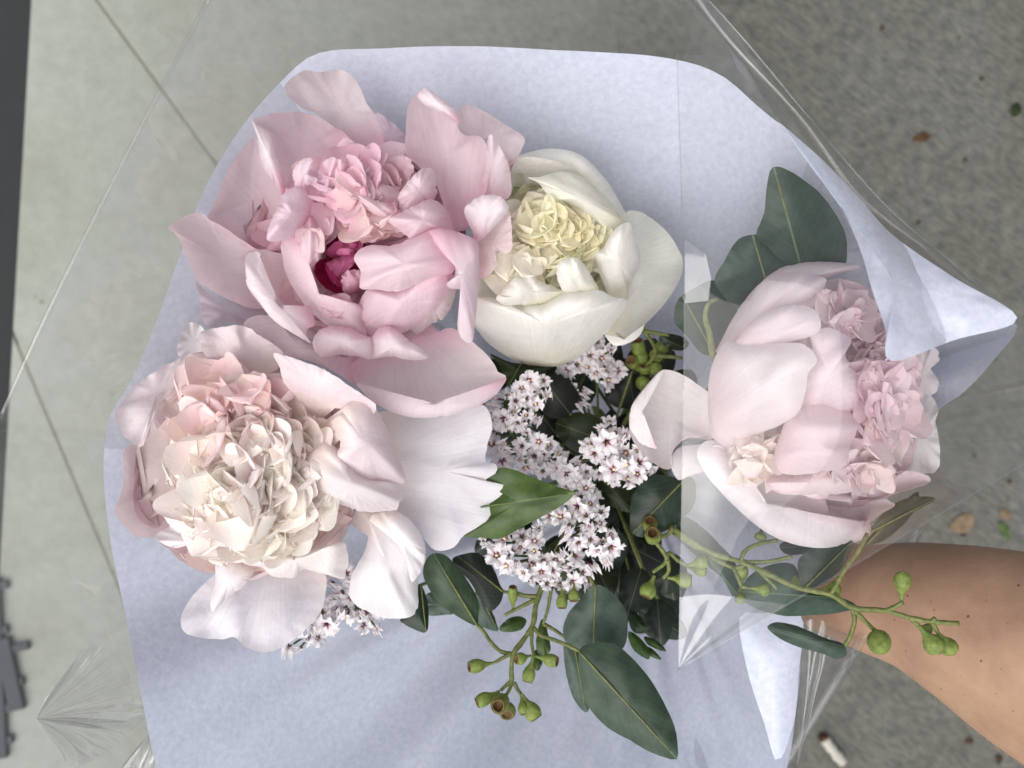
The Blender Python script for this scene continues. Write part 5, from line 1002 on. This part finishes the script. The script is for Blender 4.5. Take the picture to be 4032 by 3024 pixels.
def addtube(pts, rad, sides=20, flat=1.0):
    a, b = tube_data(pts, rad, sides); k = len(vs); vs.extend(a); fs.extend([tuple(i+k for i in f) for f in b])
AX = [P(7, 2950, 1250, .905), P(7, 2550, 1085, .892), P(7, 2212, 940, .878), P(7, 1900, 808, .862), P(7, 1600, 705, .842), P(7, 1350, 660, .822), P(7, 1150, 600, .802), P(7, 950, 520, .778)]
AR = [.053, .051, .0470, .0405, .0340, .0295, .0272, .027]
q = crom([(*a, r) for a, r in zip(AX, AR)], 40, False)
addtube([Vector(x[:3]) for x in q], [x[3] for x in q], 32)
hand_z = .625
wrist = AX[-1]; dirw = Vector((G.x, G.y, hand_z))-wrist
palm_c = Vector((G.x, G.y, hand_z))-Vector((dirw.x, dirw.y, 0)).normalized()*.044
addtube([wrist, wrist.lerp(palm_c, .5), palm_c, palm_c+Vector((0, 0, -.012))], [.027, .030, .031, .026], 24)
a0 = math.atan2(palm_c.y-G.y, palm_c.x-G.x)
for i, (dz, ln, r_) in enumerate(((.028, 3.3, .0088), (.009, 3.6, .0092), (-.010, 3.4, .0088), (-.028, 2.9, .0078))):     # four fingers close round the stems
    addtube([Vector((G.x+(.034+.006*(1-k/9))*math.cos(a0-.25+ln*k/9), G.y+(.034+.006*(1-k/9))*math.sin(a0-.25+ln*k/9), hand_z+dz-.004*k/9)) for k in range(10)], [r_*(1.12-.35*k/9) for k in range(10)], 14)
addtube([Vector((G.x+(.036+.012*(1-k/7))*math.cos(a0+.3-2.2*k/7), G.y+(.036+.012*(1-k/7))*math.sin(a0+.3-2.2*k/7), hand_z+.018+.022*k/7)) for k in range(8)], [.0125-.0045*k/7 for k in range(8)], 14)
arm = mesh('person', vs, fs, M['skin'])
rm = arm.modifiers.new('union', 'REMESH'); rm.mode = 'VOXEL'; rm.voxel_size = .0024; rm.use_smooth_shade = True
smo = arm.modifiers.new('smooth', 'SMOOTH'); smo.factor = .5; smo.iterations = 8
dg = bpy.context.evaluated_depsgraph_get(); baked = bpy.data.meshes.new_from_object(arm.evaluated_get(dg)); arm.modifiers.clear(); arm.data = baked
baked.polygons.foreach_set('use_smooth', [True]*len(baked.polygons))
tag(arm, 'bare freckled forearm reaching in to hold the wrapped bouquet stems', 'person')
# fine pale hair along the lower edge of the forearm
hv, hf = [], []; rr_ = random.Random(77)
M['hair'] = plain('arm_hair', (150, 120, 92), (190, 160, 130), 300, .5)
for i in range(700):
    f = rr_.uniform(.12, .62); k = f*(len(q)-1); i0 = int(k); c = Vector(q[i0][:3]); r_ = q[i0][3]
    d = (Vector(q[i0+1][:3])-c).normalized(); side = d.cross(Vector((0, 0, 1))).normalized()
    if side.y > 0: side = -side
    a = rr_.uniform(-.5, 1.2); out_ = (side*math.cos(a)+Vector((0, 0, 1))*math.sin(a)).normalized()
    p = c+out_*(r_*.965)+d*rr_.uniform(-.004, .004); tipv = p+out_*rr_.uniform(.003, .007)+d*rr_.uniform(-.010, -.003)
    w_ = Vector((0, 0, 1)).cross(tipv-p).normalized()*.00009; b = len(hv)
    hv += [p-w_, p+w_, tipv]; hf.append((b, b+1, b+2))
ho = mesh('arm_hair', hv, hf, M['hair']); ho['kind'] = 'stuff'; ho.parent = arm

# moles and freckles standing on the skin
from mathutils.bvhtree import BVHTree
bvh = BVHTree.FromPolygons([v.co for v in baked.vertices], [tuple(p.vertices) for p in baked.polygons])
M['mole'] = plain('mole', (104, 62, 42), (132, 84, 60), 500, .6, .1)
for x, y, r_ in ((2180, 585, 15), (1895, 762, 15), (1550, 645, 11), (1475, 780, 9), (1540, 958, 10), (1968, 1015, 13), (1740, 1175, 9), (1580, 1110, 7), (1910, 455, 7), (2080, 1060, 6), (1720, 1290, 7), (2050, 1200, 7), (1515, 1030, 6), (1965, 1415, 8), (1800, 950, 6), (2120, 800, 6), (2000, 640, 5), (1650, 900, 5), (1850, 1100, 5), (2150, 1300, 7)):
    tgt = P(7, x, y, .85); o_ = Vector((0, 0, CAM_H)); hit = bvh.ray_cast(o_, (tgt-o_).normalized())
    if hit[0] is None: continue
    c, nn = hit[0], hit[1]; rm_ = r_*.69259*.5*2*HALF*(CAM_H-c.z)/4032*1.3; d_, x_, y_ = frame(nn, Vector((.3, .9, .1)))
    mv = [c+nn*rm_*.35]; mf = []
    for k in range(10): t = 2*math.pi*k/10; mv.append(c+nn*rm_*.15+(x_*math.cos(t)+y_*math.sin(t))*rm_*.6)
    for k in range(10): t = 2*math.pi*k/10; mv.append(c-nn*rm_*.15+(x_*math.cos(t)+y_*math.sin(t))*rm_)
    for k in range(10): j = (k+1) % 10; mf += [(0, 1+k, 1+j), (1+k, 11+k, 11+j, 1+j)]
    mo = mesh('mole', mv, mf, M['mole']); mo.parent = arm
